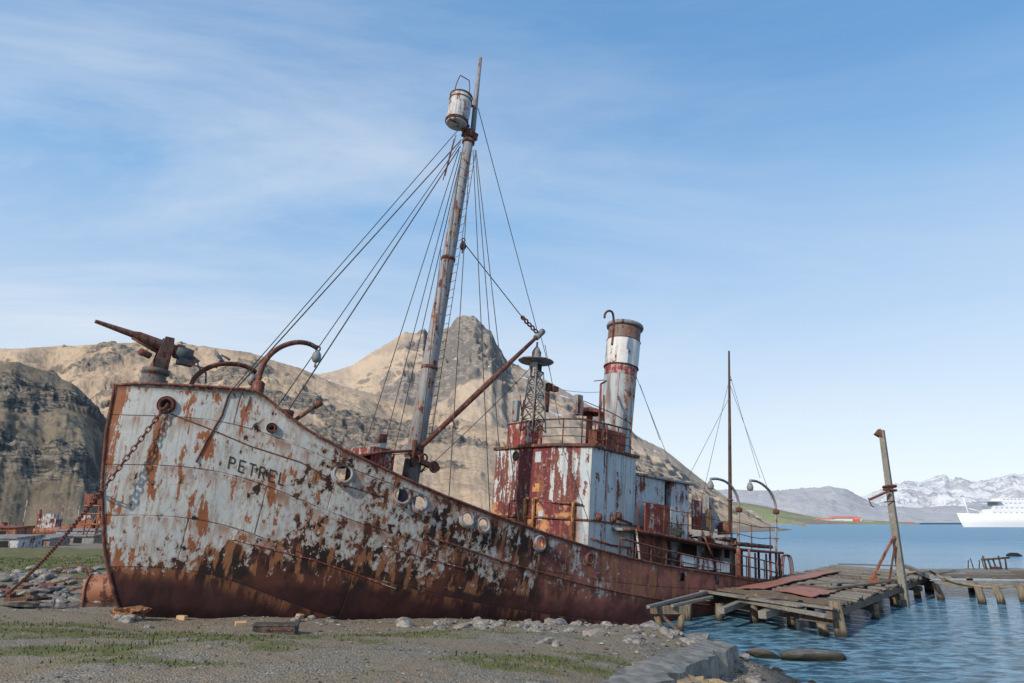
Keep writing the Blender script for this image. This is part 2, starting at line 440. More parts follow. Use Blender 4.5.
# fairlead rings
for (p, r_) in HP:
    nx = float(hb(p[0]+.2, p[2])-hb(p[0]-.2, p[2]))/.4; nz = float(hb(p[0], p[2]+.2)-hb(p[0], p[2]-.2))/.4
    ax = np.array([-nx, -1, -nz]); ax[0] = -nx*1; ax = np.array([-nx, -1.0, nz*1.0])
    ax /= np.linalg.norm(ax)
    mb = MB(); mb.torus(p+ax*.04, ax, r_*.94, .042, 28, 8); mb.build('fairlead_ring', M['mast'], ship)
    mb = MB(); mb.lathe(p, ax, [(r_*1.22, -.05), (r_*1.25, .02), (r_*1.12, .035), (r_*.9, .03), (r_*.86, -.04)], 28); mb.build('fairlead_flange', M['mast'], ship)
for (u, v, r_) in [(590, 559, .17)]:
    p = Hs(u, v); mb = MB(); mb.torus(p, (0, -1, 0), r_, .06, 20, 8); mb.lathe(p+(0, .02, 0), (0, -1, 0), [(r_, 0), (0.001, .03)], 20); mb.build('porthole', M['rust'], ship)
# hawse pipes
for (u, v, r_) in [(167, 405, .18), (272, 428, .09)]:
    p = Hs(u, v); ax = np.array([-.45, -.85, -.1]); ax /= np.linalg.norm(ax)
    mb = MB(); mb.torus(p+ax*.04, ax, r_, .30*r_, 24, 8); mb.lathe(p-ax*.1, ax, [(r_+.05, 0), (r_+.05, .2)], 20)
    o = mb.build('hawse_pipe', M['rust'], ship)
    MB().lathe(p+ax*.0, ax, [(r_*.95, 0), (.001, .01)], 20).build('opening', M['black'], o)
# vertical lap strap on the bow plating
def on_hull_strip(name, pix, w, mat, off=.012, n=10):
    P = [Hs(u, v) for u, v in pix]; Q = []
    for a, b in zip(P[:-1], P[1:]):
        for k in range(n): Q.append(a+(b-a)*k/n)
    Q.append(P[-1]); Q2 = []
    for q in Q: Q2.append((q[0], -float(hb(q[0], q[2]))-off, q[2]))
    return MB().tube(Q2, w, 5).build(name, mat, ship)
on_hull_strip('lap_strap', [(232, 388), (222, 415), (207, 440), (196, 462)], .028, M['rustdk'])
on_hull_strip('weld_seam', [(232, 539), (270, 549), (310, 559), (352, 573), (396, 589)], .016, M['redwhite'])
on_hull_strip('weld_seam', [(384, 546), (425, 558), (466, 569)], .016, M['redwhite'])
on_hull_strip('weld_seam', [(171, 414), (205, 427), (250, 446), (300, 462), (340, 484), (384, 497)], .016, M['rustdk'])

# the name, painted on the bow
GL = {'P': [[(0, 0), (0, 1)], [(0, 1), (.45, 1), (.6, .88), (.6, .66), (.45, .52), (0, .52)]],
      'E': [[(0, 0), (0, 1)], [(0, 1), (.6, 1)], [(0, .52), (.5, .52)], [(0, 0), (.6, 0)]],
      'T': [[(.3, 0), (.3, 1)], [(-.02, 1), (.64, 1)]],
      'R': [[(0, 0), (0, 1)], [(0, 1), (.45, 1), (.6, .88), (.6, .66), (.45, .52), (0, .52)], [(.28, .52), (.62, 0)]],
      'L': [[(0, 1), (0, 0), (.58, 0)]]}
c00, c10, c01 = Hs(228, 468), Hs(288, 487), Hs(230, 457)
mb = MB(); wd = .072
def hullp(a, b):
    q = c00+(c10-c00)*a+(c01-c00)*b
    return np.array([q[0], -float(hb(q[0], q[2]))-.012, q[2]])
nl = 6
for i, ch in enumerate('PETREL'):
    for st_ in GL[ch]:
        for (a, b) in zip(st_[:-1], st_[1:]):
            a = np.array(a); b = np.array(b); dv = b-a; Ls = np.hypot(*dv); nrm = np.array([-dv[1], dv[0]])/Ls*wd; e = dv/Ls*wd*.9
            a2, b2 = a-e, b+e; K = 4
            row1 = []; row2 = []
            for k in range(K+1):
                q = a2+(b2-a2)*k/K
                for rr, s_ in ((row1, 1), (row2, -1)):
                    w_ = q+nrm*s_; rr.append(hullp((i+w_[0]*.85)/nl, w_[1]))
            mb.sheet([row1, row2])
mb.build('ship_name', M['letters'], ship)

# ------------------------------------------------------------------ harpoon gun
gun = empty('harpoon_gun'); gun.parent = ship
YG = .35
gb = S(153, 384, YG)
MB().lathe((gb[0], YG, gb[2]-.15), (0, 0, 1), [(.36, 0), (.36, .28), (.30, .3), (.30, .42), (.36, .44), (.36, .56), (.22, .60), (0.01, .6)], 24).build('turntable', M['gunblue'], gun)
pv = S(167, 343, YG); pb = S(157, 372, YG)
mb = MB()
for s_ in (-.16, .16):
    P = [(pb[0]-.18, pb[2]), (pb[0]+.22, pb[2]), (pv[0]+.16, pv[2]-.1), (pv[0]+.13, pv[2]+.14), (pv[0]-.1, pv[2]+.14), (pv[0]-.16, pv[2]-.1)]
    n = len(P); mb.add([(x, YG+s_-.04, z) for x, z in P]+[(x, YG+s_+.04, z) for x, z in P],
                       [tuple(range(n)), tuple(range(2*n-1, n-1, -1))]+[(i, n+i, n+(i+1) % n, (i+1) % n) for i in range(n)])
mb.box((pb[0]+.02, YG, pb[2]+.12), (.38, .36, .25))
mb.build('yoke', M['gun'], gun)
tip, mid_, br, en = S(95, 321, YG), S(133, 334, YG), S(183, 354, YG), S(192, 357, YG)
MB().tube([tip, tip+(mid_-tip)*.06, mid_, mid_+(br-mid_)*.1, mid_+(br-mid_)*.5, br], [.045, .05, .085, .13, .155, .17], 14).build('barrel', M['gun'], gun)
MB().tube([tip+(-.0, 0, -.02), mid_+(.25, 0, -.12)], .035, 8).tube([mid_+(.0, 0, -.1), mid_+(.9, 0, -.42)], .05, 8).build('harpoon_shaft', M['rustdk'], gun)
mb = MB(); mb.tube([br-(br-mid_)*.16, br+(en-br)*.9], .21, 12); mb.box(br+(en-br)*.4+np.array([0, 0, -.2]), (.42, .3, .2)); mb.box(br+(-.1, 0, .19), (.2, .16, .1)); mb.build('breech_block', M['gunblue'], gun)
a_, b_ = S(189, 358, YG), S(206, 373, YG)
mb = MB()
for k in range(6):
    p = a_+(b_-a_)*(k+.5)/6; dr = (b_-a_)/np.linalg.norm(b_-a_)
    mb.torus(p, np.cross(dr, (0, 1, 0)) if k % 2 else (0, 1, 0), .06, .02, 10, 6)
mb.tube([b_, b_+(.05, 0, -.3)], .03, 6); mb.tube([S(186, 352, YG), S(199, 362, YG)], .05, 6)
mb.build('lock_chain', M['grey'], gun)
MB().tube([S(140, 351, YG-.3), S(150, 356, YG-.2)], .09, 10).build('recoil_cylinder', M['rustdk'], gun)

def pipe_arch(name, pix, y, r_, mat, parent=ship, n=8):
    P = [S(u, v, y) for u, v in pix]
    Q = []
    for i in range(len(P)-1):
        p0 = P[max(i-1, 0)]; p1 = P[i]; p2 = P[i+1]; p3 = P[min(i+2, len(P)-1)]
        for k in range(5):
            t = k/5; Q.append(.5*((2*p1)+(-p0+p2)*t+(2*p0-5*p1+4*p2-p3)*t*t+(-p0+3*p1-3*p2+p3)*t**3))
    Q.append(P[-1]); return MB().tube(Q, r_, n).build(name, mat, parent)
def block(parent, p, s_=.14, name='pulley_block', mat=None):
    mb = MB(); mb.torus(p+np.array([0, 0, s_*1.6]), (0, 1, 0), s_*.45, s_*.16, 12, 6)
    mb.lathe(p-np.array([0, 0, s_*1.1]), (0, 0, 1), [(.001, 0), (s_*.55, s_*.2), (s_*.85, s_*.9), (s_*.7, s_*1.7), (s_*.3, s_*2.3), (.001, s_*2.4)], 12)
    mb.tube([p+np.array([0, 0, -s_*1]), p+np.array([0, 0, -s_*1.9])], s_*.2, 6)
    return mb.build(name, mat or M['grey'], parent)
dv = pipe_arch('anchor_davit', [(257, 392), (259, 378), (266, 360), (279, 348), (295, 342.5), (308, 343.5), (317, 348)], -1.1, .075, M['rust'])
block(dv, S(316.5, 357, -1.1), .17); MB().lathe(S(258, 388, -1.1)-(0, 0, .3), (0, 0, 1), [(.17, 0), (.17, .45), (.11, .5)], 16).build('socket', M['rust'], dv)
dv = pipe_arch('anchor_davit', [(190, 390), (194, 379), (204, 370), (218, 364.5), (234, 364), (246, 366.5), (256, 372)], .3, .07, M['rust'])
block(dv, S(252, 380, .3), .16)
mb = MB(); mb.tube([S(223, 362, .3), S(214, 350, .3)], .05, 6); mb.tube([S(216, 368, .3), S(222, 355, .3), S(230, 360, .3)], .04, 6); build_each(mb, 'davit_bracket', M['grey'], ship)
# capstan and lever at the break of the forecastle
p0 = S(283, 424, -1.2)
mb = MB(); mb.lathe(p0-(0, 0, .6), (0, 0, 1), [(.28, 0), (.28, .1), (.16, .3), (.15, .7), (.24, .9), (.24, 1.0), (.001, 1.02)], 18)
mb.build('capstan', M['rust'], ship)
MB().tube([S(288, 425, -1.3), S(317, 405, -1.3)], .06, 8).tube([S(315, 406, -1.3), S(321, 402.5, -1.3)], .10, 10).build('capstan_lever', M['rust'], ship)
MB().tube([S(276, 420, -1.5), S(288, 425, -1.3), S(292, 412, -1.3)], .07, 8).build('brake_arm', M['rust'], ship)

# winch gear and samson post before the mast
p = S(381, 455, -.6)
mb = MB(); mb.tube([p-(0, 0, 1.6), p], .12, 14); o = mb.build('ventilator_pipe', M['white2'], ship)
MB().lathe(S(382, 451, -.6)-(0, 0, .03), (0, 0, 1), [(.12, -.1), (.122, .34)], 16).build('pipe_neck', M['white2'], o)
MB().lathe(S(382, 443, -.6), (0, 0, 1), [(.12, 0), (.15, .01), (.155, .28), (.001, .3)], 16).build('pipe_cap', M['red'], o)
mb = MB(); P = [S(345, 466, -.9), S(355, 459, -.9), S(366, 454.5, -.9), S(380, 452.5, -.9), S(395, 451.5, -.9), S(412, 451, -.9)]
rows = [[q+np.array([0, k*.9, 0]) for k in range(3)] for q in P]; mb.sheet(rows); mb.sheet([[q+np.array([0, 0, -.08]) for q in r_] for r_ in rows])
for q in P: mb.tube([q, q+np.array([0, 1.8, 0])], .03, 5)
mb.tube(P, .05, 6)
mb.build('catwalk', M['red'], ship)
mb = MB(); a_, b_ = S(372, 454, -.9), S(394, 454, -.9)
for k in range(7):
    q = a_+(b_-a_)*k/6; mb.box(q-(0, 0, .45), (.06, .03, .9))
mb.box((a_+b_)/2-(0, -.03, .5), (abs(b_[0]-a_[0]), .02, .95)); mb.box((a_+b_)/2-(0, -.9, .5), (abs(b_[0]-a_[0])-.1, 1.7, 1.4))
mb.build('winch_housing', M['redwhite'], ship)
mb = MB()
for k, x in enumerate((6.2, 6.9)): mb.lathe((x, -.9, float(sheer(x))-.75), (0, 1, 0), [(.001, 0), (.42, 0), (.42, .06), (.22, .07), (.22, .8), (.42, .81), (.42, .9), (.001, .9)], 20)
build_each(mb, 'winch_drum', M['rust'], ship)

# ------------------------------------------------------------------ foremast
mast = empty('foremast'); mast.parent = ship
mb0 = S(408, 492, 0); mtop = S(470, 133, 0); dirm = (mtop-mb0)
mfoot = mb0-dirm*.05
MB().tube([mfoot, mb0+dirm*.3, mb0+dirm*.75, mtop], [.31, .285, .23, .19], 20).build('lower_mast', M['mast'], mast)
tt = S(480.5, 58, 0)
MB().tube([mtop-dirm*.03+(.16, 0, 0), mtop+(tt-mtop)*.5+(.05, 0, 0), tt], [.115, .10, .07], 12).build('topmast', M['mast'], mast)
mb = MB()
for t_, r_ in ((.08, .34), (.985, .25), (.965, .26), (.60, .28), (.30, .31)):
    p = mb0+dirm*t_; mb.lathe(p, dirm, [(r_-.06, 0), (r_, .01), (r_, .13), (r_-.06, .14)], 16)
build_each(mb, 'mast_band', M['rust'], mast)
mb = MB()
for k in range(4):
    p = mtop+np.array([0, 0, .02*k]); s1 = (-1) ** k
    mb.box(p+np.array([.12*s1, .2*(1 if k > 1 else -1), .05*k-.2]), (.2, .12, .3))
mb.box(mtop+np.array([0, 0, -.1]), (.5, .5, .12)); build_each(mb, 'mast_cap', M['rust'], mast)
# ladder up the mast
def ladder(parent, a, b, wdir, w=.3, step=.35, r_=.018, name='ladder', mat=None):
    a = np.array(a); b = np.array(b); wd_ = np.array(wdir, float); wd_ = wd_/np.linalg.norm(wd_)*w/2
    mb = MB(); mb.tube([a-wd_, b-wd_], r_, 5); mb.tube([a+wd_, b+wd_], r_, 5)
    n = int(np.linalg.norm(b-a)/step)
    for k in range(1, n): q = a+(b-a)*k/n; mb.tube([q-wd_, q+wd_], r_*.8, 4)
    return mb.build(name, mat or M['rustdk'], parent)
ladder(mast, mb0+dirm*.12+(.42, -.05, 0), mb0+dirm*.93+(.27, -.05, 0), (0, 1, 0), .34, .34, .014)
ladder(mast, S(444, 178, -.2), S(455, 137, -.2), (0.4, 1, 0), .35, .33)
# crow's nest
cn = S(459, 110, 0); axc = dirm/np.linalg.norm(dirm)
nest = MB().lathe(cn-axc*.72, axc, [(.001, 0), (.40, 0), (.44, .08), (.47, .6), (.44, 1.35), (.43, 1.36), (.40, 1.34), (.40, .1)], 26).build('crows_nest', M['nest'], mast)
mb = MB()
for h_ in (.1, .16, 1.15, 1.36): mb.torus(cn-axc*.72+axc*h_, axc, .455, .025, 26, 6)
build_each(mb, 'hoop', M['rust'], nest)
hoopP = [cn+axc*.6+np.array([-.36*math.cos(t_), 0, .0])+axc*(1.0*min(1, math.sin(t_)*1.3)) for t_ in np.linspace(0.0, PI, 15)]
MB().tube(hoopP, .02, 6).build('guard_hoop', M['rustdk'], nest)
mb = MB(); mb.beam(cn+axc*.5, cn+axc*.5+(.6, 0, 0), .1, .08); mb.beam(cn-axc*.5, cn-axc*.5+(.6, 0, 0), .1, .1); mb.tube([cn-axc*.8+(.3, 0, 0), mtop+(-.05, 0, .1)], .09, 8)
build_each(mb, 'bracket', M['rust'], nest)
# heel fittings
mb = MB(); q = S(415, 440, -.35); mb.tube([q, q-(0, 0, .9)], .09, 8); mb.torus(S(418, 452, -.3), (0, 1, 0), .17, .06, 14, 6); mb.box(S(413, 453, -.3), (.5, .2, .16))
build_each(mb, 'boom_gooseneck', M['rust'], mast)
q = S(430, 466, -.5); mb = MB(); mb.beam(S(420, 461, -.5), S(438, 469, -.5), .22, .16); mb.torus(S(434, 467, -.6), (0, 1, 0), .16, .05, 14, 6); mb.torus(S(424, 458, -.5), (0, 1, 0), .13, .04, 12, 6); mb.tube([S(418, 455, -.4), S(426, 466, -.5), S(421, 472, -.5)], .045, 6)
build_each(mb, 'heel_block', M['rustdk'], mast)
# boom
bE = S(541, 333, 0); bS = S(418, 450, -.3)
boom = MB().tube([bS, bS+(bE-bS)*.5, bE], [.085, .11, .07], 14).build('cargo_boom', M['rust'], ship)
MB().tube([bE-(bE-bS)*.05, bE+(bE-bS)*.02], .13, 10).build('boom_head_band', M['grey'], boom)

# standing rigging: every wire its own part
def wire(a, b, r_=.016, sag=0.0, name='stay_wire'):
    a = np.array(a, float); b = np.array(b, float)
    P = [a+(b-a)*t_-np.array([0, 0, sag*4*t_*(1-t_)]) for t_ in np.linspace(0, 1, 9 if sag else 2)]
    return MB().tube(P, r_, 5, caps=False).build(name, M['wire'], ship)
tp = S(461, 140, 0)
wire(S(458, 130, 0), S(231, 391, -.3)); wire(tp, S(233, 392, .1), .022); wire(tp-(0, 0, .1), S(273, 413, -1.0)); wire(tp-(0, 0, .3), S(284, 417, -1.2), .022)
for (u, v), t0 in zip([(361, 458), (384, 446), (394, 453), (405, 470)], [(459, 150), (461, 152), (462, 154), (463, 158)]): wire(S(*t0, .15), S(u, v, 2.6), .017, name='shroud')
for (u, v), t0 in zip([(449, 496), (490, 514), (505, 520), (519, 525)], [(470, 150), (473, 150), (475, 150), (476, 150)]): wire(S(*t0, -.2), S(u, v, -3.1), .016, name='shroud')
wire(S(464, 243, 0), S(526, 322, 0), .02); wire(S(478, 108, 0), S(537, 330, 0), .016)
wire(S(441, 250, -.1), S(420, 452, -.6), .012); wire(S(424, 471, -.4), S(536, 362, 0), .014, .1, 'guy_rope')
wire(S(620, 335, 0), S(665, 450, 2.2), .013); wire(S(640, 385, 0), S(660, 440, 2.5), .014)
wire(S(545, 345, 0), S(560, 425, -1.2), .014); wire(S(541, 337, 0), S(550, 372, .2), .014)
wire(S(563, 390, 0), S(600, 392, 0), .010, .05)
bl_ = block(ship, S(463, 246, 0), .16, 'span_block'); bl2 = MB()
for k in range(5):
    q = S(523+k*3.2, 318+k*3.3, 0); bl2.torus(q, (0, 1, 0) if k % 2 else (.6, 0, .6), .09, .035, 10, 6)
bl2.build('span_shackle', M['rustdk'], ship)

# ------------------------------------------------------------------ bridge house
g = G('bridge_front_paint'); co = g.obj; q = g.xyz(co)
big = g.noise(co, 1.4, 12, .68); stv = g.noise(g.map(co, (1, 1, .10)), 4.2, 9, .62); fine = g.noise(co, 9, 9, .68)
ybn = g.ma('ADD', q[1], g.ma('MULTIPLY', g.ma('SUBTRACT', fine, .5), .14))
redband = g.ma('MULTIPLY', g.ss(ybn, -.92, -.88), g.ss(ybn, .98, .94))
low = g.ss(g.ma('ADD', q[2], g.ma('MULTIPLY', g.ma('SUBTRACT', big, .5), 1.2)), 5.5, 5.4)
front = g.ss(q[0], 14.95, 14.8)
red_m = g.ma('MULTIPLY', g.ma('MAXIMUM', redband, g.ma('MULTIPLY', low, g.ss(stv, .36, .42))), front)
m = g.ma('ADD', g.ma('ADD', g.ma('MULTIPLY', big, .8), g.ma('MULTIPLY', stv, .9)), g.ma('MULTIPLY', fine, .45))
rm = g.ss(m, 1.07, 1.10); rm2 = g.ss(m, 1.17, 1.19)
rmm = g.mix(front, rm2, rm)
wp = g.mix(g.noise(co, 3, 6), (.40, .45, .48), (.55, .58, .58))
wp = g.mix(g.ma('MULTIPLY', g.ss(g.noise(g.map(co, (1, 1, .06), (3, 3, 3)), 7, 8), .5, .64), .5), wp, (.30, .18, .10))
wp = g.mix(rmm, wp, g.mix(g.ss(fine, .4, .6), (.13, .042, .040), (.21, .08, .06)))
rp = g.mix(g.ss(big, .4, .6), (.165, .036, .042), (.105, .033, .033))
rp = g.mix(g.ss(m, 1.13, 1.19), rp, (.22, .085, .055))
rp = g.mix(g.ma('MULTIPLY', g.ss(g.noise(co, 5, 8, .7), .58, .6), .6), rp, (.42, .36, .33))
c = g.mix(red_m, wp, rp)
c = g.mix(g.ma('MULTIPLY', g.ma('MULTIPLY', low, front), g.ss(g.noise(co, 1.7, 7, .65, 0), .49, .60)), c, (.48, .24, .11))
pl = g.ss(g.ma('ABSOLUTE', g.ma('SUBTRACT', g.ma('FRACT', g.ma('ADD', g.ma('DIVIDE', q[0], 1.05), .12)), .5)), .022, .008)
pl = g.ma('MULTIPLY', pl, g.ss(q[0], 15.2, 15.3))
c = g.mix(g.ma('MULTIPLY', pl, .75), c, (.12, .06, .045))
hh = g.ma('SUBTRACT', g.ma('MULTIPLY', g.noise(co, 25, 6), .4), g.ma('MULTIPLY', rmm, .4)); hh = g.ma('SUBTRACT', hh, g.ma('MULTIPLY', pl, 1.5))
M['bridge'] = g.end(c, .8, g.bump(hh, .5, .02, g.bump(g.noise(co, 1.2, 2), .3, .25)), 0, .25)

bridge = empty('bridge_house'); bridge.parent = ship
yP = -2.4
pc = S(593, 444, yP); aftp = S(634, 462, -1.9)
zr = pc[2]
poly = [(14.35, 2.3), (14.18, 1.6), (14.18, .4), (14.3, -1.1), (15.05, -2.4), (aftp[0], -1.95), (aftp[0], 1.95), (15.2, 2.4)]
poly = [(14.25, 2.38), (14.22, .6), (14.4, -.9), (14.85, -2.0), (15.08, -2.4), (aftp[0], -2.0), (aftp[0], 2.0), (15.0, 2.6)]
MB().prism(poly, 2.6, zr-.12).build('wall', M['bridge'], bridge)
def offs(poly, k):
    cx = sum(p[0] for p in poly)/len(poly); cy = sum(p[1] for p in poly)/len(poly)
    out = []
    for x, y in poly:
        dx, dy = x-cx, y-cy; l = math.hypot(dx, dy); out.append((x+dx/l*k, y+dy/l*k))
    return out
MB().prism(offs(poly, .16), zr-.12, zr).build('bridge_deck', M['rust'], bridge, .02)
MB().prism(offs(poly, .10), 4.9, 4.96).build('front_ledge', M['rust'], bridge)
# round window and notices on the front
def front_x(y):
    ys = [2.38, .6, -.9, -2.0, -2.4]; xx = [14.25, 14.22, 14.4, 14.85, 15.08]
    return float(np.interp(-y, [-a for a in ys], xx))
def onfront(u, v):
    x = 14.3
    for k in range(12):
        p = Sx(u, v, x); x = front_x(float(np.clip(p[1], -2.4, 2.4)))
    return Sx(u, v, x)
def patch(name, u, v, w, h, mat, th=.02):
    p = onfront(u, v); dy = (front_x(p[1]+.1)-front_x(p[1]-.1))/.2
    t_ = np.array([dy, 1, 0]); t_ /= np.linalg.norm(t_); nrm = np.array([-t_[1], t_[0], 0])
    if nrm[0] > 0: nrm = -nrm
    Mx = np.stack([nrm, t_, (0, 0, 1)], 1)
    return p, nrm, MB().box(p+nrm*th*.5, (th, w, h), Mx).build(name, mat, bridge)
p = onfront(516, 456); ax = (-1, 0, 0)
MB().torus(p-(.02, 0, 0), ax, .17, .03, 20, 6).lathe(p-(.01, 0, 0), ax, [(.17, 0), (.001, .01)], 20).build('porthole', M['black'], bridge)
patch('notice_plate', 538.5, 457, .3, .42, M['white2']); patch('notice_plate', 541, 515, .26, .36, M['white2'])
patch('ochre_patch', 536, 487.5, .34, .32, M['yellow'], .008)  # thin ochre square on the bridge front
for (u, v0, v1) in [(527, 499, 528), (535.5, 499, 531), (575, 503, 540)]:
    a_ = onfront(u, v0); b_ = onfront(u-1, v1); n_ = np.array([-.12, -.02, 0]); n_2 = np.array([.1, 0, 0])
    MB().tube([a_+(0.05, -.15, -.05), a_+n_+(0, -.12, .02), a_+n_+(0, 0, .0), b_+n_], .055, 8).build('ochre_pipe', M['yellow'], bridge)
MB().tube([onfront(510, 520)-(.1, 0, 0), onfront(512, 500)-(.1, 0, 0), onfront(560, 503)-(.1, 0, 0), onfront(585, 505)-(.1, 0, 0)], .03, 6).build('handrail', M['rust'], bridge)
# side fittings on the port wall
def onside(u, v):
    y = -2.3
    for k in range(8):
        p = S(u, v, y); y = float(np.interp(p[0], [15.08, aftp[0]], [-2.4, -2.0]))
    return S(u, v, y)
for (u, v) in [(598, 517), (612, 519), (618, 516)]:
    p = onside(u, v); MB().lathe(p+(0, .02, 0), (0, -1, 0), [(.16, 0), (.15, .12), (.06, .2), (.001, .21)], 12).build('wall_lamp', M['rust'], bridge)
MB().tube([onside(610, 515)-(0, .05, 0), onside(631, 524)-(0, .05, 0)], .04, 6).build('conduit', M['rust'], bridge)
MB().tube([onside(590, 538)-(0, .06, 0), onside(610, 545)-(0, .06, 0), onside(630, 548)-(0, .06, 0)], .035, 6).build('conduit', M['rust'], bridge)
mb = MB()
for u in (607, 622): a_ = onside(u, 452); mb.tube([(a_[0], a_[1]-.015, zr-.2), (a_[0], a_[1]-.015, 3.2)], .022, 5)
mb.build('wall_stiffener', M['white'], bridge)
# upper bridge: screen, rails, instruments
zt = zr
yA = -1.6
sL = Sx(514, 439, 14.5); sT = Sx(514, 416, 14.5)
hs = 1.02
mb = MB()
pl_ = [(14.55, 2.1), (14.45, .9), (14.5, -.15)]
P = [[(x, y, zt), (x, y, zt+hs)] for x, y in pl_]; mb.sheet(P)
P = [[(14.55, 2.1, zt), (14.55, 2.1, zt+hs)], [(16.2, 2.1, zt), (16.2, 2.1, zt+hs)]]; mb.sheet(P)
mb.build('wind_screen', M['redwhite'], bridge)
rl = [(14.5, -.15), (14.75, -1.1), (15.15, -1.75), (16.4, -1.9), (17.9, -1.85)]
mb = MB()
mb.tube([(14.55, 2.1, zt+hs), (14.45, .9, zt+hs)]+[(x, y, zt+hs) for x, y in rl], .035, 6)
for h_ in (.35, .68): mb.tube([(x, y, zt+h_) for x, y in rl], .02, 5)
for x, y in rl+[(15.8, -1.83), (17.1, -1.88)]: mb.tube([(x, y, zt-.05), (x, y, zt+hs)], .028, 6)
mb.tube([(17.9, -1.85, zt), (17.9, -1.85, zt+1.6)], .03, 6)
mb.tube([(15.15, -1.75, zt+1.0), (15.15, -1.75, zt+1.75), (16.6, -1.85, zt+1.55), (17.9, -1.85, zt+1.3)], .02, 5)
mb.build('bridge_railing', M['rust'], bridge)
q = Sx(516, 411, 14.7); MB().box(q, (.18, .32, .9)).build('instrument_box', M['grey'], bridge, .02)
q = S(578, 405, -1.6); MB().box(q, (.3, .25, .8)).build('instrument_box', M['grey'], bridge, .02)
mb = MB(); mb.tube([Sx(520, 395, 14.9), Sx(522, 415, 14.9)], .025, 5); mb.tube([Sx(524, 400, 15.2), Sx(521, 416, 15.2)], .03, 5); mb.tube([S(548, 384, 0), S(546.5, 412, 0)], .09, 8); mb.box(S(549, 387, 0), (.25, .2, .3)); mb.box(S(554, 389, -.1), (.3, .25, .2)); build_each(mb, 'telegraph_post', M['rust'], bridge)
# binnacle hood: low red dome
c_ = S(590, 410, .6); MB().lathe(c_-(0, 0, .18), (0, 0, 1), [(.62, 0), (.6, .1), (.35, .24), (.001, .3)], 20).tube([c_-(0, 0, 1.7), c_-(0, 0, .15)], .14, 8).build('ventilator_hood', M['red'], bridge)
q = S(607, 442, -1.3); MB().box(q-(0, 0, .05), (1.3, .9, .95)).build('flag_locker', M['red'], bridge, .03)
# lattice tower with lamp platform
tw = empty('lattice_tower'); tw.parent = ship
ta, tb = S(533, 432, 0), S(536.5, 372, 0)
mb = MB(); cor = [(-1, -1), (1, -1), (1, 1), (-1, 1)]
def tc(k, t_):
    w_ = .36-.16*t_; c_ = ta+(tb-ta)*t_; return c_+np.array([cor[k][0]*w_, cor[k][1]*w_, 0])
for k in range(4):
    mb.tube([tc(k, 0), tc(k, 1)], .032, 5)
    for j in range(5):
        mb.tube([tc(k, j/5), tc((k+1) % 4, (j+1)/5)], .02, 4); mb.tube([tc((k+1) % 4, j/5), tc(k, (j+1)/5)], .02, 4); mb.tube([tc(k, (j+1)/5), tc((k+1) % 4, (j+1)/5)], .02, 4)
mb.build('lattice_frame', M['grey'], tw)
dsc = S(536, 361, 0)
MB().lathe(dsc-(0, 0, .05), (0, 0, 1), [(.001, 0), (.70, 0), (.74, .035), (.70, .07), (.001, .07)], 28).build('lamp_platform', M['grey'], tw)
mb = MB(); mb.box(dsc-(0, 0, .38), (.38, .38, .62)); mb.build('signal_box', M['white2'], tw, .02)
MB().box(dsc-(-.05, .2, .3), (.2, .02, .3)).build('signal_window', M['black'], tw)
MB().lathe(dsc+(0, 0, .06), (0, 0, 1), [(.18, 0), (.2, .3), (.1, .5), (.04, .56), (.04, .75), (.001, .76)], 14).build('mast_light', M['grey'], tw)

# ------------------------------------------------------------------ funnel
fn = empty('funnel'); fn.parent = ship
fb = S(613, 452, 0); ft = S(625, 327, 0); fd = (ft-fb)/np.linalg.norm(ft-fb); FL = np.linalg.norm(ft-fb); fr = .74
def fseg(name, v0, v1, r0, mat, extra=None):
    h0 = (v0-452)/(327-452)*FL; h1 = (v1-452)/(327-452)*FL
    return MB().lathe(fb, fd, extra or [(r0, h0), (r0, h1)], 40).build(name, mat, fn)
MB().lathe(fb-fd*3.5, fd, [(fr, 0), (fr, 3.5+FL*(452-380)/125)], 40).build('funnel_shell', M['funnelgrey'], fn)
fseg('red_band', 380, 370, fr+.003, M['funnelred']); fseg('white_band', 370, 343, fr+.035, M['funnelwhite'])
fseg('dark_top', 343, 327, fr+.01, M['funneldark'])
mb = MB(); mb.lathe(fb, fd, [(fr-.05, FL-.12), (fr+.1, FL-.12), (fr+.13, FL-.02), (fr+.1, FL+.06), (fr-.03, FL+.06), (fr-.05, FL-.8), (.001, FL-.82)], 40)
mb.build('funnel_rim', M['grey'], fn)
build_each(MB().torus(fb+fd*FL*(452-370)/125, fd, fr+.04, .03, 40, 6).torus(fb+fd*FL*(452-343)/125, fd, fr+.04, .02, 40, 6), 'funnel_hoop', M['rust'], fn)
for k in range(5):
    a0 = k*1.27+.3; a, b, _ = rot_to(fd); e = math.cos(a0)*a+math.sin(a0)*b
    MB().tube([fb-fd*1+e*(fr+.005), fb+fd*FL*.58+e*(fr+.005)], .018, 4).build('plate_lap', M['funnelgrey'], fn)
pipe_arch('whistle_pipe', [(612, 345), (613.5, 330), (613.5, 318), (612, 312), (608, 311), (605, 314), (604.5, 318)], -.86, .05, M['rust'], fn)
mb = MB(); mb.tube([S(601, 384, -.9), S(598, 448, -.9)], .05, 7); mb.tube([S(601, 384, -.9), S(606, 381, -.6)], .045, 7); mb.tube([S(594, 381, -.9), S(604, 380, -.9)], .02, 5); mb.tube([S(604, 430, -.9), S(604, 395, -.9)], .035, 6)
build_each(mb, 'steam_pipe', M['red'], fn)

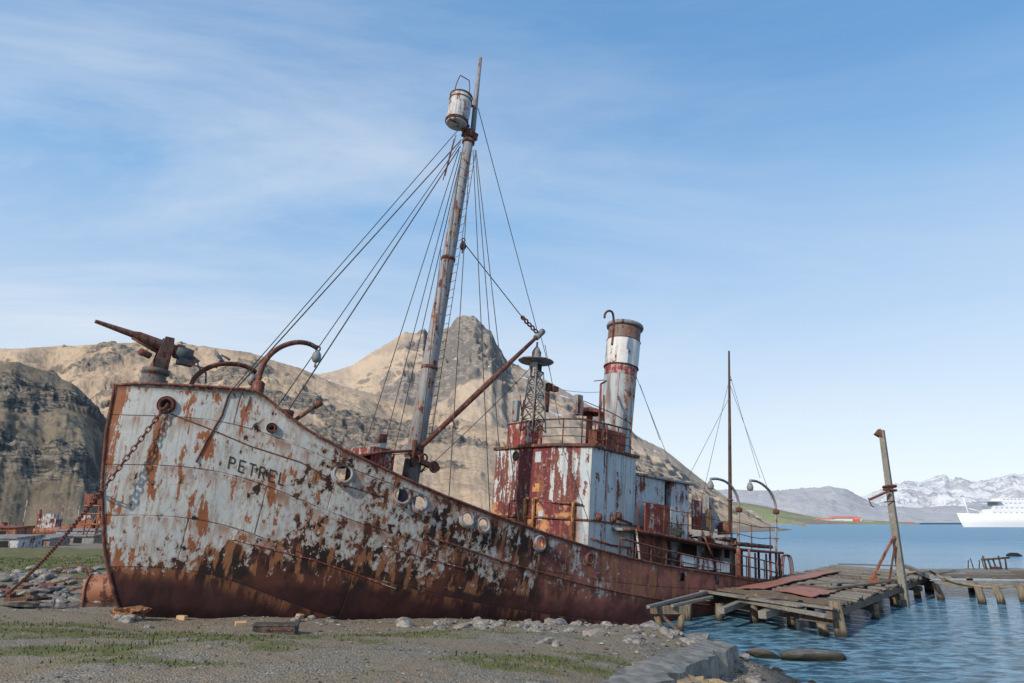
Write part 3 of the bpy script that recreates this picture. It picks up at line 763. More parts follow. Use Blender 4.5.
# ------------------------------------------------------------------ aft deckhouse, boat deck and shelter
yE = -2.75
be = [S(u, v, yE) for u, v in [(634, 529), (668, 535), (700, 541.5), (740, 548), (783, 552)]]
bz = [q[2] for q in be]; bxx = [q[0] for q in be]
def bdz(x): return float(np.interp(x, bxx, bz))
mb = MB(); xs_ = np.linspace(bxx[0]-.6, bxx[-1], 30)
top = [[(x, y_, bdz(x)) for y_ in (yE, -1, 1, 2.75)] for x in xs_]; bot = [[(p[0], p[1], p[2]-.1) for p in r_] for r_ in top]
mb.sheet(top); mb.sheet([r_[::-1] for r_ in bot])
for k in (0, 3): mb.sheet([[r_[k], (r_[k][0], r_[k][1], r_[k][2]-.1)] for r_ in top])
mb.sheet([top[-1], bot[-1]]); mb.sheet([top[0], bot[0]])
mb.build('boat_deck', M['grey'], ship)
mb = MB(); mb.tube([(x, yE, bdz(x)-.05) for x in xs_], .06, 6); mb.build('boat_deck_edge', M['rust'], ship)
# casing under the boat deck
xa, xb = aftp[0]+.02, S(738, 560, -1.7)[0]
gz = G('smoke_stained_white'); n = gz.noise(gz.map(gz.obj, (1, 1, .5)), 1.4, 9, .65)
M['stained'] = gz.end(gz.ramp(n, [(.36, (.02, .02, .022)), (.47, (.07, .06, .055)), (.56, (.25, .3, .31)), (.68, (.38, .43, .45))]), .85, gz.bump(n, .4, .03))
mb = MB(); mb.box(((xa+xb)/2, 0, 3.7), (xb-xa, 3.3, 2.5)); o = mb.build('engine_casing', M['stained'], ship)
for u, v in [(727, 553), (716, 552)]:
    p = S(u, v, -1.66); MB().box(p, (.4, .03, .45)).build('casing_window', M['black'], o)
mb = MB(); mb.box((xa+.9, -2.2, 3.75), (1.8, .08, 2.4)); mb.build('passage_bulkhead', M['red'], ship)
MB().box((S(690, 556, -1.68)[0], -1.665, 3.9), (1.0, .02, 1.9)).build('casing_door', M['black'], o)
# white deckhouse on the boat deck
dh = empty('aft_deckhouse'); dh.parent = ship
yD = -2.0
r0 = S(634, 478, yD); r1 = S(668, 480, yD); r2 = Sx(693, 486, 0) if False else S(690, 487, yD)
xw0, xw1, xw2 = aftp[0]+.03, S(664, 530, yD)[0], S(689, 530, yD)[0]
ztop = r1[2]-.05
MB().box(((xw0+xw1)/2, 0, (bdz(xw0)+ztop)/2), (xw1-xw0, -2*yD, ztop-bdz(xw0)-.02)).build('wall', M['white2'], dh)
MB().box(((xw1+xw2)/2+.24, 0, (bdz(xw1)+ztop)/2), (xw2-xw1-.46, -2*yD-.04, ztop-bdz(xw1)-.02)).build('wall', M['white2'], dh)
MB().box(((xw1+.0), 0, (bdz(xw1)+ztop)/2-.05), (.62, -2*yD-.3, ztop-bdz(xw1)-.12)).build('doorway', M['black'], dh)
MB().prism([(xw0, yD-.18), (xw2+.25, yD-.18), (xw2+.25, -yD+.18), (xw0, -yD+.18)], [ztop-.0]*4, [ztop+.1]*4).build('roof', M['grey'], dh, .02)
MB().box((xw0+.75, yD-.5, bdz(xw0)+.55), (1.5, .06, 1.15)).build('side_locker', M['redwhite'], dh)
MB().box((xw0+1.5, yD-.3, bdz(xw0)+.55), (.06, .4, 1.15)).build('side_locker', M['rust'], dh)
mb = MB()
for k in range(9): mb.tube([(xw1-1.2+.12*k, yD-.12-.03*(k % 3), bdz(xw1)+.1+.09*(k % 4)), (xw1+.2+.1*k, yD-.2-.04*(k % 2), bdz(xw1)+.12+.07*(k % 5))], .045, 6)
mb.build('rope_coil', M['rope'], dh)
# deck gear aft of the house
mb = MB(); q = S(697, 515, -1.4); mb.box(q, (.75, .06, 1.3)); mb.build('mesh_screen', M['redwhite'], ship)
q = S(708, 512, -1.2); MB().box(q-(0, 0, .1), (.45, .4, 1.5)).build('tall_locker', M['grey'], ship, .02)
MB().box(S(708, 519, -1.45), (.3, .03, .75)).build('locker_door', M['yellow'], ship)
a_ = S(713, 505, -.9); b_ = S(724, 528, -.9); c_ = S(711, 530, -.9)
MB().add([a_, b_, c_, a_+(0, .5, 0), b_+(0, .5, 0), c_+(0, .5, 0)], [(0, 1, 2), (5, 4, 3), (0, 3, 4, 1), (1, 4, 5, 2), (2, 5, 3, 0)]) if False else None
mb = MB(); mb.add([a_, b_, c_, a_+(0, .5, 0), b_+(0, .5, 0), c_+(0, .5, 0)], [(0, 1, 2), (5, 4, 3), (0, 3, 4, 1), (1, 4, 5, 2), (2, 5, 3, 0)]); mb.build('skylight', M['white2'], ship)
for k in range(16):
    u = 690+rng.random()*44; v = 538+(u-690)*.12; y_ = -2.4+rng.random()*1.6
    p = S(u, v, y_); p[2] = bdz(p[0])+.1+rng.random()*.35; a = rng.random()*PI; L_ = .4+rng.random()*.9
    dd = np.array([math.cos(a), math.sin(a), (rng.random()-.5)*.3])*L_/2
    MB().beam(p-dd, p+dd, .1+.12*rng.random(), .08+.1*rng.random()).build('deck_scrap', [M['rust'], M['rustdk'], M['grey'], M['white']][k % 4], ship)
mb = MB(); q = S(724, 531, -1.2); mb.lathe(q-(0, 0, .3), (0, 0, 1), [(.3, 0), (.3, .5), (.2, .7), (.001, .72)], 14); mb.build('ventilator_stub', M['rust'], ship)
mb = MB()
for k in range(5):
    q = S(742+k*6, 546+k*.6, -2.3+.2*k); mb.tube([q+(-.8, 0, .06), q+(.7, .1, .1)], .09, 7)
build_each(mb, 'deck_spar', M['rustdk'], ship)
# aft mast
am = MB().tube([S(730.5, 560, 0)-(0, 0, .6), S(729.8, 450, 0), S(729, 351, 0)], [.11, .085, .05], 10).build('mizzen_mast', M['iron'], ship)
build_each(MB().torus(S(730, 500, 0), (0, 0, 1), .12, .05, 12, 6).torus(S(730, 380, 0), (0, 0, 1), .07, .03, 12, 6), 'mast_collar', M['rustdk'], am)
for a_, b_ in [((728, 385), (697, 520)), ((728, 400), (688, 478)), ((730, 385), (772, 500)), ((730, 375), (760, 478))]: wire(S(*a_, 0), S(*b_, -1.5 if b_[0] < 730 else -1.0), .011)
# lamp davits
def lamp_davit(pix, y, bz_):
    o = pipe_arch('boat_davit', pix, y, .062, M['mast'])
    p = S(pix[-1][0], pix[-1][1]+5, y)
    MB().lathe(p-(0, 0, .26), (0, 0, 1), [(.001, 0), (.12, .03), (.16, .18), (.1, .36), (.04, .42), (.04, .5), (.001, .5)], 12).build('hanging_lamp', M['grey'], o)
    q = S(pix[2][0], pix[2][1], y); MB().lathe(q-(0, 0, .1), (0, 0, 1), [(.09, 0), (.15, .02), (.15, .2), (.09, .22)], 12).build('davit_collar', M['rust'], o)
lamp_davit([(738.5, 552), (738.5, 530), (739, 510), (738, 500), (734, 490), (727, 482.5), (718, 479), (710.5, 479)], -1.9, 0)
lamp_davit([(776, 556), (776, 530), (776, 512), (775, 503), (771, 493), (764, 485.5), (757, 481.5), (750, 480.5)], -2.3, 0)
# shelter stanchions and rails
for u, v1, y_ in [(738.5, 589, -2.9), (741.5, 590, -2.5), (749, 592, -2.9), (758.5, 589, -1.6), (770, 588, -2.7), (776, 586, -2.7), (779, 585, -2.4), (766, 588, 1.6), (755, 588, 2.2)]:
    b_ = S(u, 551, y_); z0 = float(sheer(b_[0]))-1.1
    MB().tube([(b_[0], y_, z0), (b_[0], y_, bdz(min(b_[0], bxx[-1]))-.03)], .06 if u != 738.5 else .1, 7).build('stanchion', M['rust'], ship)
mb = MB()
for h_ in (.0, .45, .85):
    mb.tube([(x, -float(hb(min(x, 30.5), sheer(x))), float(sheer(x))+.08+h_) for x in np.linspace(23, 30.8, 16)], .03, 6)
    mb.tube([(x, float(hb(min(x, 30.5), sheer(x))), float(sheer(x))+.08+h_) for x in np.linspace(23, 30.8, 16)], .03, 6)
for x in np.linspace(23, 30.6, 9):
    for s_ in (-1, 1): y_ = s_*float(hb(min(x, 30.5), sheer(x))); mb.tube([(x, y_, float(sheer(x))), (x, y_, float(sheer(x))+.95)], .028, 5)
mb.build('stern_railing', M['rust'], ship)
mb = MB(); xr = np.linspace(15.6, 23, 26)
rP = [(x, -float(hb(x, sheer(x)))+.05, float(sheer(x))+.62-.02*(x-15.6)) for x in xr]; mb.tube(rP, .04, 6)
mb.tube([(a, b, c-.3) for a, b, c in rP], .022, 5)
for p in rP[::3]: mb.tube([p, (p[0], p[1], float(sheer(p[0])))], .03, 5)
mb.build('side_railing', M['rust'], ship)
mb = MB()
for k in range(3):
    x0 = 19.2+k*1.15; mb.box((x0+.5, -float(hb(x0, sheer(x0)))+.06, float(sheer(x0))+.3), (.95, .03, .42))
build_each(mb, 'canvas_dodger', M['white2'], ship)
for y_, dx in ((-1.6, 0), (-.6, 1.5), (.4, 3)): pipe_arch('stern_hoop', [(780+dx, 584), (781+dx, 560), (784+dx, 555), (788+dx, 557), (790+dx, 566), (791+dx, 582)], y_, .03, M['rust'])
# boat deck railing
mb = MB(); xr = np.linspace(bxx[0]+.3, bxx[-1]-.2, 14)
for h_ in (.55, 1.05): mb.tube([(x, yE+.06, bdz(x)+h_-.05*math.sin(x*2)) for x in xr], .018, 5)
for x in xr[::2]: mb.tube([(x, yE+.06, bdz(x)), (x, yE+.06, bdz(x)+1.08)], .028, 5)
mb.build('boat_deck_railing', M['rustdk'], ship)
MB().tube([S(636, 528, -2.9), S(640, 562, -3.2)], .045, 6).build('ladder_pole', M['white'], ship)
MB().tube([S(702, 531, -2.9), S(714, 560, -3.0)], .04, 6).build('loose_pole', M['rust'], ship)
MB().tube([S(560, 440, -2.45), S(588, 520, -2.8)], .012, 5).build('loose_wire', M['wire'], ship)

# ------------------------------------------------------------------ GROUND
CP = [(0,0,1.95),(-6,0,2.0),(4,0,.8),(-12,3,2.0),(0,8,1.92),(-6,8,1.92),(.95,8.9,1.75),(1.9,10.6,1.40),(3.3,13,.85),(2.6,7,1.35),(1.6,4,1.7),(3.6,8,.75),(4.2,10,.45),(1.2,13.2,1.30),(2.4,14.6,1.08),(3.2,16,.92),(4.2,16.2,.5),(5.1,15,.3),(-12,10,1.85),(-4,12,1.75),(-.5,12,1.55),(-9,14,1.6),
      (5.5,12.3,0),(5.0,9,0),(5.0,4,0),(5.5,0,0),(6.6,17.3,0),(5.9,21.0,0),(4.7,25.2,0),(3.9,19,.85),(1.6,18,1.1),(2.4,22.5,.46),(0,20,.84),
      (-10.3,17.6,1.40),(-8.0,16.2,1.27),(-7.05,17,1.20),(-4.2,19.4,.92),(-.4,22.7,.64),(2.6,25,.2),(3.6,27,-.1),(6,28,-1),(-3,25,.8),(-6,23,1.1),(0,30,-.3),
      (9,24,-.9),(9,16,-1.0),(8,10,-1.0),(14,12,-1.6),(12,30,-1.5),(20,30,-2.5),(9,3,-1.3),(13,3,-1.8),(8,34,-1.8),(30,20,-3.5),(40,60,-5),(60,30,-5),(100,100,-8),
      (0,40,-.6),(-3,36,.4),(5,60,-.8),(-2,60,.8),(20,100,-1),(8,100,.8),(60,200,-1),(42,200,1),(180,500,-1.5),(150,500,1.5),(600,500,-20),(500,2500,-20),(-2000,2500,3),
      (-14,20.5,1.15),(-12.4,23,1.0),(-14.5,26,.60),(-18.8,24.0,.92),(-15,23.0,.93),(-11.9,22.6,.98),(-19.5,26.5,1.05),(-17,25.4,.72),(-18,21,1.15),(-21,24,.95),(-17,28.2,1.05),(-12.6,26,.66),(-24,30,1.3),(-14,29.8,1.35),(-19,31,1.4),(-8,28,1.0),(-30,30,1.4),
      (-20,40,1.42),(-32,45,1.42),(-40,70,1.4),(-15,70,1.3),(-60,120,1.3),(-20,120,1.5),(-150,200,3),(0,200,2),(-400,500,4),(-60,20,2.5),(-40,5,2.4),(-30,-20,2.5),(0,-30,2.2),(20,-30,-1),(-300,0,5),(300,0,-10)]
CP = np.array(CP, float)
def wrp(x, y): return np.stack([np.arcsinh(np.asarray(x)/12), np.arcsinh((np.asarray(y)-14)/12)], -1)
CW = wrp(CP[:, 0], CP[:, 1])
def tps(r): return np.where(r > 1e-9, r*r*np.log(r+1e-12), 0)
N_ = len(CP); K_ = tps(np.linalg.norm(CW[:, None]-CW[None], axis=2))+np.eye(N_)*2e-4
Pm = np.hstack([np.ones((N_, 1)), CW]); Am = np.block([[K_, Pm], [Pm.T, np.zeros((3, 3))]])
sol = np.linalg.solve(Am, np.concatenate([CP[:, 2], np.zeros(3)]))
def gz0(x, y):
    sh = np.shape(x); x = np.ravel(np.asarray(x, float)); y = np.ravel(np.asarray(y, float)); W = wrp(x, y)
    out = np.empty(len(x))
    for i in range(0, len(x), 20000):
        w = W[i:i+20000]; out[i:i+20000] = tps(np.linalg.norm(w[:, None]-CW[None], axis=2))@sol[:N_]+sol[N_]+w@sol[N_+1:]
    return out.reshape(sh)
def gz_(x, y):
    x = np.asarray(x, float); y = np.asarray(y, float); r_ = np.hypot(x, y)
    k = np.clip(r_/30, .3, 1.2)
    return gz0(x, y)+.05*fbm(x*.9, y*.9, 4)*k+.018*fbm(x*4, y*4, 3)+.07*perlin(x*.35, y*.35)
def gh(x, y): return float(gz_(np.array([x]), np.array([y]))[0])

# grass patches, soft ellipses laid on the ground
def gpt(u, v, z=1.6): p = onz(u, v, z); return p[0], p[1]
GP = []
for u, v, z, rx_, ry_ in [(40, 628, 1.65, 3.2, 1.0), (150, 634, 1.65, 2.8, 1.0), (235, 632, 1.55, 3.4, 1.1), (330, 632, 1.45, 3.0, 1.1), (420, 633, 1.25, 2.8, .9), (90, 620, 1.6, 3.2, .7), (200, 652, 1.7, 2.0, .7), (70, 655, 1.8, 2.0, .8),
                          (560, 668, 1.5, 1.5, 1.5), (520, 677, 1.75, 1.1, .7), (620, 658, 1.3, 1.1, .9), (715, 682, .8, .7, .5), (300, 645, 1.6, 2.0, .6), (130, 672, 1.85, 1.2, .4)]:
    x, y = gpt(u, v, z); GP.append((x, y, rx_, ry_, 1.0))
GP += [(-30, 46, 26, 13, 2.6), (-24, 38, 14, 6.5, 2.2)]
def grass(x, y):
    x = np.asarray(x, float); y = np.asarray(y, float); s_ = np.zeros_like(x)
    for gx, gy, a, b, k in GP: s_ = np.maximum(s_, k*np.exp(-((x-gx)/a)**2-((y-gy)/b)**2))
    n_ = fbm(x*.8, y*1.3, 4)
    return np.clip(s_*1.15+.55*n_-.25, 0, 1)

ang = np.radians(np.linspace(-112, 112, 560)); rad = np.concatenate([[.5], np.exp(np.linspace(math.log(2.5), math.log(60), 380)), np.exp(np.linspace(math.log(62), math.log(4000), 60))])
AA, RR = np.meshgrid(ang, rad, indexing='ij'); GX = np.sin(AA)*RR; GY = np.cos(AA)*RR
GZ = gz_(GX, GY)
ground = mesh_np('ground', np.stack([GX, GY, GZ], -1).reshape(-1, 3), grid_faces(len(ang), len(rad))[:, ::-1], None, True)
tag(ground, kind='structure'); attr(ground, 'grass', grass(GX, GY))
g = G('shore_gravel'); co = g.obj; gr = g.at('grass'); q = g.xyz(co)
n1 = g.noise(co, .5, 8, .6); n2 = g.noise(co, 6, 8, .7); v1 = g.vor(co, 38); v1c = g.vor(co, 38, 'F1', 1); v2 = g.vor(co, 85); v2c = g.vor(co, 85, 'F1', 1)
vc = g.ma('ADD', g.ma('MULTIPLY', g.xyz(v1c)[0], .5), g.ma('MULTIPLY', g.xyz(v2c)[1], .5))
c = g.ramp(vc, [(.1, (.105, .09, .07)), (.4, (.19, .165, .132)), (.7, (.27, .236, .192)), (.95, (.46, .42, .355))])
c = g.mix(g.ss(g.ma('ADD', g.ma('MULTIPLY', n1, .6), g.ma('MULTIPLY', n2, .4)), .44, .54, 0, .85), c, g.mix(n2, (.15, .112, .072), (.33, .255, .165)))
c = g.mix(g.ss(n2, .55, .75, 0, .5), c, (.06, .05, .042))
gcol = g.mix(n2, (.075, .095, .022), (.17, .155, .06)); gcol = g.mix(g.ss(g.noise(co, 1.3, 5), .45, .65), gcol, (.20, .165, .09))
c = g.mix(g.ss(g.ma('ADD', gr, g.ma('MULTIPLY', g.ma('SUBTRACT', n2, .5), 1.3)), .12, .65), c, gcol)
wet = g.ss(g.ma('ADD', q[2], g.ma('MULTIPLY', n2, .15)), .38, .12)
c = g.mix(wet, c, (.022, .02, .017)); c = g.mix(g.ss(q[2], -.05, -.7), c, (.02, .03, .03))
M['ground'] = g.end(c, g.ss(wet, 0, 1, .93, .4), g.bump(g.ma('ADD', g.ma('MULTIPLY', v1, -1), g.ma('MULTIPLY', n2, 1.2)), .7, .03), 0, .3)
ground.data.materials.append(M['ground'])

# water
g = G('harbour_water'); co = g.obj
wv = g.noise(g.map(co, (1, 1.5, 1)), 1.6, 6, .62, .5); wv2 = g.noise(g.map(co, (1, 1.4, 1)), 6, 5, .6); wv3 = g.noise(g.map(co, (.35, 1, 1)), .10, 5, .6)
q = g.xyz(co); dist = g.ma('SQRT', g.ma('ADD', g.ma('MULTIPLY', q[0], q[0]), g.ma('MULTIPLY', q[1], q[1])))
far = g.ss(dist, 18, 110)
col = g.mix(far, g.mix(g.ss(wv, .38, .62), (.03, .085, .13), (.20, .38, .50)), (.03, .185, .32)); col = g.mix(g.ss(wv3, .42, .62, 0, .5), col, (.07, .19, .28))  # bright ripple tones paint sky reflection into the near base colour
hgt = g.ma('ADD', wv, g.ma('MULTIPLY', wv2, .35))
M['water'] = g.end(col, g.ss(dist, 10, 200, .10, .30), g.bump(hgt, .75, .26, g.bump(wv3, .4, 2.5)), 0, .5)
M['water'].node_tree.nodes['Principled BSDF'].inputs['IOR'].default_value = 1.33
wx = np.concatenate([-np.exp(np.linspace(math.log(20000), math.log(5), 12)), np.exp(np.linspace(math.log(5), math.log(20000), 14))]); wy = wx
WX, WY = np.meshgrid(wx, wy, indexing='ij')
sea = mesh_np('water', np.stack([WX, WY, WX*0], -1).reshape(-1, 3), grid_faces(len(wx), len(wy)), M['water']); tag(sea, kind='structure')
# shallow pool by the bow
P = [(x, y) for x, y in [(-18.5, 25.4), (-16, 24.6), (-13, 24.3), (-11.5, 25), (-11.8, 27), (-14.5, 27.6), (-17.6, 26.6)]]
g = G('still_pool'); M['pool'] = g.end((.04, .045, .05), .08, g.bump(g.noise(g.obj, 3, 4), .1, .05), 0, .6)
pool = mesh_np('water_pool', [(*p, .80) for p in P]+[(-14.6, 26, .80)], [(i, (i+1) % 7, 7) for i in range(7)], M['pool']); tag(pool, kind='structure')

# ------------------------------------------------------------------ HILLS
def prof(pix):
    A_ = [];E_ = []
    for u, v in pix:
        r_ = ray(u, v); A_.append(r_[0]/r_[1]); E_.append(r_[2]/r_[1])
    return np.array(A_), np.array(E_)
def hill(name, layers, a0, a1, D0, D1, na, nd, mat, namp, nsc, craglayers=(), seed=0, base=1.0, terr=0, crag=0, rbias=None):
    a = np.linspace(a0, a1, na); D = np.exp(np.linspace(math.log(D0), math.log(D1), nd))
    Aa, DD = np.meshgrid(a, D, indexing='ij'); x = Aa*DD; y = DD
    z = np.full_like(x, base-3.0)
    for (A_, E_), Dc, W, p, back, dv in layers:
        wob = 1+dv*fbm(Aa*6+seed, Aa*0+seed*1.7, 3)
        Di = Dc*wob; zc = H+np.interp(Aa, A_, E_)*Di
        zc = np.maximum(zc, base-3)
        t = np.clip((DD-(Di-W))/W, 0, 1)
        sp = t**p
        hz = base-3+(zc-base+3)*np.where(DD <= Di, sp, np.clip(1-(DD-Di)/back, 0, 1))
        env = np.clip(t*(1-t)*4, 0, 1)*(DD <= Di)+.12*(t > .02)
        big = ridged(x*nsc+seed, y*nsc-seed, 6, .55)
        gl = ridged(Aa*9+1.4*t+seed+.25*fbm(x*nsc*.7, y*nsc*.7, 3), t*1.6+seed, 5, .55)
        hz = hz+(zc-base)*namp*env*(big*.75+gl*.16)
        if terr:
            s_ = terr*Dc/500; tz = hz/s_+1.6*fbm(x*nsc*1.3, y*nsc*1.3, 5); fl = np.floor(tz); fr_ = tz-fl
            k = np.clip(fbm(x*nsc*.9+9, y*nsc*.9, 5)*3.4-.3, 0, 1)*np.clip(env*1.5, 0, 1)
            hz = hz*(1-k*.8)+k*.8*(hz+s_*(np.clip(fr_*4-1.5, 0, 1)-fr_))
        z = np.maximum(z, hz)
    rk = np.zeros_like(x)
    (A_, E_), Dc, W, p, back, dv = layers[-1]
    tl = np.clip((DD-(Dc-W))/W, 0, 1.2); rm_ = fbm(x*nsc*1.1+5, y*nsc*1.1, 5, .6)
    bias = rbias(Aa, tl) if rbias else 0
    rk = np.clip((rm_+bias)*4, 0, 1)
    live = np.clip((z-base)/6, 0, 1)
    cr_ = ridged(x*nsc*4.5+seed, y*nsc*4.5, 5, .62)+.5*ridged(x*nsc*13, y*nsc*13+seed, 3, .6)
    z = z+crag*rk*live*(cr_*.6-.32)
    z = z-crag*.05*np.abs(fbm(Aa*90, tl*2.5, 3))*live
    o = mesh_np(name, np.stack([x, y, z], -1).reshape(-1, 3), grid_faces(na, nd)[:, ::-1], mat, True)
    attr(o, 'rock', rk); attr(o, 'streak', fbm(Aa*26+1.5*tl+.02*x*0, tl*2.6, 5, .62)*.45+.5)
    return o, x, y, z

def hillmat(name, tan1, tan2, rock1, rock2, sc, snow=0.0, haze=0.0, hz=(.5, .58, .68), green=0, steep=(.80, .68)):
    g = G(name); co = g.obj; N = g.xyz(g.geo('Normal')); q = g.xyz(co)
    n = g.noise(co, .012*sc, 10, .62); n2 = g.noise(co, .06*sc, 8, .65); n3 = g.noise(g.map(co, (1, 1, 4)), .05*sc, 9, .7)
    st_ = g.noise(g.map(co, (1, .15, .15)), .09*sc, 6, .6)
    rkm = g.at('rock'); stk = g.at('streak'); fine_ = g.noise(co, .35*sc, 6, .7)
    t = g.mix(g.ss(n, .38, .62), tan1, tan2); t = g.mix(g.ss(stk, .42, .66, 0, .5), t, tuple(min(1, c*1.15) for c in tan1)); t = g.mix(g.ss(stk, .48, .32, 0, .4), t, tuple(c*.8 for c in tan2))
    t = g.mix(g.ss(fine_, .45, .75, 0, .35), t, rock2)
    if green: t = g.mix(g.ss(n, .40, .50), t, (.26, .29, .08))
    r_ = g.mix(g.ss(n3, .38, .60), rock1, rock2); r_ = g.mix(g.ss(fine_, .5, .7, 0, .5), r_, tan1)
    c = g.mix(g.ss(g.ma('ADD', rkm, g.ma('MULTIPLY', g.ma('SUBTRACT', n2, .5), .9)), .35, .65), t, r_)
    slope = g.ma('ADD', N[2], g.ma('MULTIPLY', g.ma('SUBTRACT', n2, .5), .25))
    c = g.mix(g.ss(slope, steep[0]-.1, steep[1]-.12, 0, .8), c, rock1)
    if snow:
        sm = g.ma('ADD', g.noise(co, .012*sc, 10, .68), g.ma('MULTIPLY', g.ma('SUBTRACT', N[2], .8), .35))
        c = g.mix(g.ss(sm, snow, snow+.02), c, (.75, .76, .78))
    if haze: c = g.mix(haze, c, hz)  # distance haze painted into the surface colour
    return g.end(c, .95, g.bump(g.ma('ADD', n3, n2), .9, 5/sc), 0, .1)
TAN1, TAN2 = (.51, .37, .24), (.41, .29, .19)
M['hillA'] = hillmat('near_crag_rock', (.25, .20, .142), (.17, .138, .10), (.05, .052, .055), (.28, .235, .18), 6, steep=(.84, .66))
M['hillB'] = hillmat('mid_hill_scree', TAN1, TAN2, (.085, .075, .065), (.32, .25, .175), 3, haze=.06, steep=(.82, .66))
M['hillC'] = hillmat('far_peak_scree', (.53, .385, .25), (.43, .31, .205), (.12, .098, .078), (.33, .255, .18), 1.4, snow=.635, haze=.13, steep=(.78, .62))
LA = prof([(-200, 335), (-60, 352), (0, 364), (18, 363), (34, 369), (48, 372), (60, 380), (72, 384), (88, 398), (104, 418), (125, 446), (150, 470), (190, 505), (230, 528), (300, 545), (420, 600)])
hA, *_ = hill('hillside_near', [(LA, 300, 170, 1.15, 160, .06)], -1.05, -.25, 110, 470, 420, 300, M['hillA'], .13, .014, seed=3, terr=7, crag=4, rbias=lambda a, t: .5*np.clip((-.60-a)*6, -1, .7)*np.clip((t-.3)*4, -1, 1)-.02)
tag(hA, kind='structure')
LB = prof([(-200, 350), (0, 350), (60, 347), (140, 342), (200, 346), (250, 353), (300, 369), (340, 386), (380, 396), (420, 410), (480, 424), (560, 440), (620, 456), (680, 480), (720, 502), (765, 523), (800, 535)])
LB2 = prof([(-200, 420), (0, 415), (100, 410), (160, 392), (220, 388), (270, 384), (330, 400), (380, 414), (430, 430), (500, 450), (580, 468), (640, 485), (700, 505), (740, 522), (800, 540)])
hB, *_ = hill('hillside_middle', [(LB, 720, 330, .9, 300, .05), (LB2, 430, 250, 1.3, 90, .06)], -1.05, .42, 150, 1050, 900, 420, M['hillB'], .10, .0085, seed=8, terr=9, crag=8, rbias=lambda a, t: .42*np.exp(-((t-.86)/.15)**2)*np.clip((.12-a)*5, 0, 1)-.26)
tag(hB, kind='structure')
LC = prof([(100, 420), (200, 395), (250, 374), (300, 375), (330, 373), (352, 366), (375, 351), (395, 339), (405, 332), (415, 334), (424, 331), (428, 340), (434, 346), (440, 336), (450, 330), (457, 321), (466, 319), (474, 321), (483, 328), (492, 333), (497, 345), (502, 352), (508, 364), (530, 372), (560, 388), (600, 412), (640, 438), (665, 450), (685, 466), (700, 478), (735, 503), (770, 519), (800, 524), (900, 540)])
hC, *_ = hill('mountain_peak', [(LC, 1500, 620, 1.0, 600, .04)], -.65, .5, 650, 2300, 700, 360, M['hillC'], .085, .0028, seed=21, terr=7, crag=24, rbias=lambda a, t: .6*np.exp(-((a+.055)/.06)**2)*np.clip((t-.5)*4, 0, 1)-.22)
tag(hC, kind='structure')
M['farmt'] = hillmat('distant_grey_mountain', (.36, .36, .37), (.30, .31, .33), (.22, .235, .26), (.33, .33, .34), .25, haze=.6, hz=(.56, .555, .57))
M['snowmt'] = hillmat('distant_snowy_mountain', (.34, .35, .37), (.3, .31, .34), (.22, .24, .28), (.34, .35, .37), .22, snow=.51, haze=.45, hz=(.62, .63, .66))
LD = prof([(560, 500), (700, 492), (740, 490), (780, 491), (800, 489), (830, 487), (845, 489), (862, 498), (880, 506), (920, 508), (970, 506), (1024, 500), (1100, 495), (1250, 500)])
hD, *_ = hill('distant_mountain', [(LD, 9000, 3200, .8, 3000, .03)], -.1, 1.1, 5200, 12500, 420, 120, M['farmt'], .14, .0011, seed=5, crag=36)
tag(hD, kind='structure')
LE = prof([(700, 510), (840, 505), (872, 494), (890, 487), (905, 483), (920, 484), (935, 479), (944, 476), (950, 481), (960, 479), (975, 483), (990, 481), (1003, 477), (1012, 474), (1024, 477), (1060, 470), (1150, 480), (1250, 490)])
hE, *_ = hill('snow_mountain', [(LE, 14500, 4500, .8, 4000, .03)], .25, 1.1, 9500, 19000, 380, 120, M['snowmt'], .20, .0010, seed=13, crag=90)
tag(hE, kind='structure')
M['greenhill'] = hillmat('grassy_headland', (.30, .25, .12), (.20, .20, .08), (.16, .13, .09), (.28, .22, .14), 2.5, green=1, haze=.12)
LG = prof([(640, 500), (700, 500), (740, 502), (765, 506), (790, 512), (815, 517), (840, 519.5), (870, 520.5), (905, 522), (918, 523.5), (930, 526), (1000, 530)])
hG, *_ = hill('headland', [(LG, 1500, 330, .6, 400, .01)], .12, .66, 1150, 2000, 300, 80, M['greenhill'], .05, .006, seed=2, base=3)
tag(hG, kind='structure')

# ------------------------------------------------------------------ timber material
def timber(name, c1, c2, sc=1):
    g = G(name); co = g.obj; n = g.noise(g.map(co, (.6, 9, 9)), 3*sc, 8, .65); n2 = g.noise(co, 1.2*sc, 6, .6); r_ = g.oi()
    c = g.mix(g.ss(n, .3, .7), c1, c2); c = g.mix(g.ss(n2, .5, .7, 0, .55), c, (.07, .055, .045)); c = g.mix(g.ss(g.noise(co, 4*sc, 7), .6, .68, 0, .5), c, (.34, .32, .29))
    return g.end(c, .9, g.bump(n, .6, .02), 0, .2)
M['wood'] = timber('grey_weathered_timber', (.125, .115, .10), (.31, .285, .25))
M['wood3'] = timber('dark_split_timber', (.055, .048, .042), (.20, .18, .155))
M['wood2'] = timber('brown_weathered_timber', (.09, .065, .047), (.20, .155, .12))
g = G('pile_timber'); co = g.obj; q = g.xyz(g.geo('Position')); n = g.noise(g.map(co, (8, 8, .8)), 2.5, 8, .65)
c = g.mix(g.ss(n, .3, .7), (.10, .078, .055), (.25, .205, .15)); c = g.mix(g.ss(g.noise(co, 3, 6), .55, .68), c, (.22, .095, .05))
c = g.mix(g.ss(g.ma('ADD', q[2], g.ma('MULTIPLY', n, .35)), .5, .2), c, (.03, .027, .02))
M['pile'] = g.end(c, .85, g.bump(n, .7, .03), 0, .3)

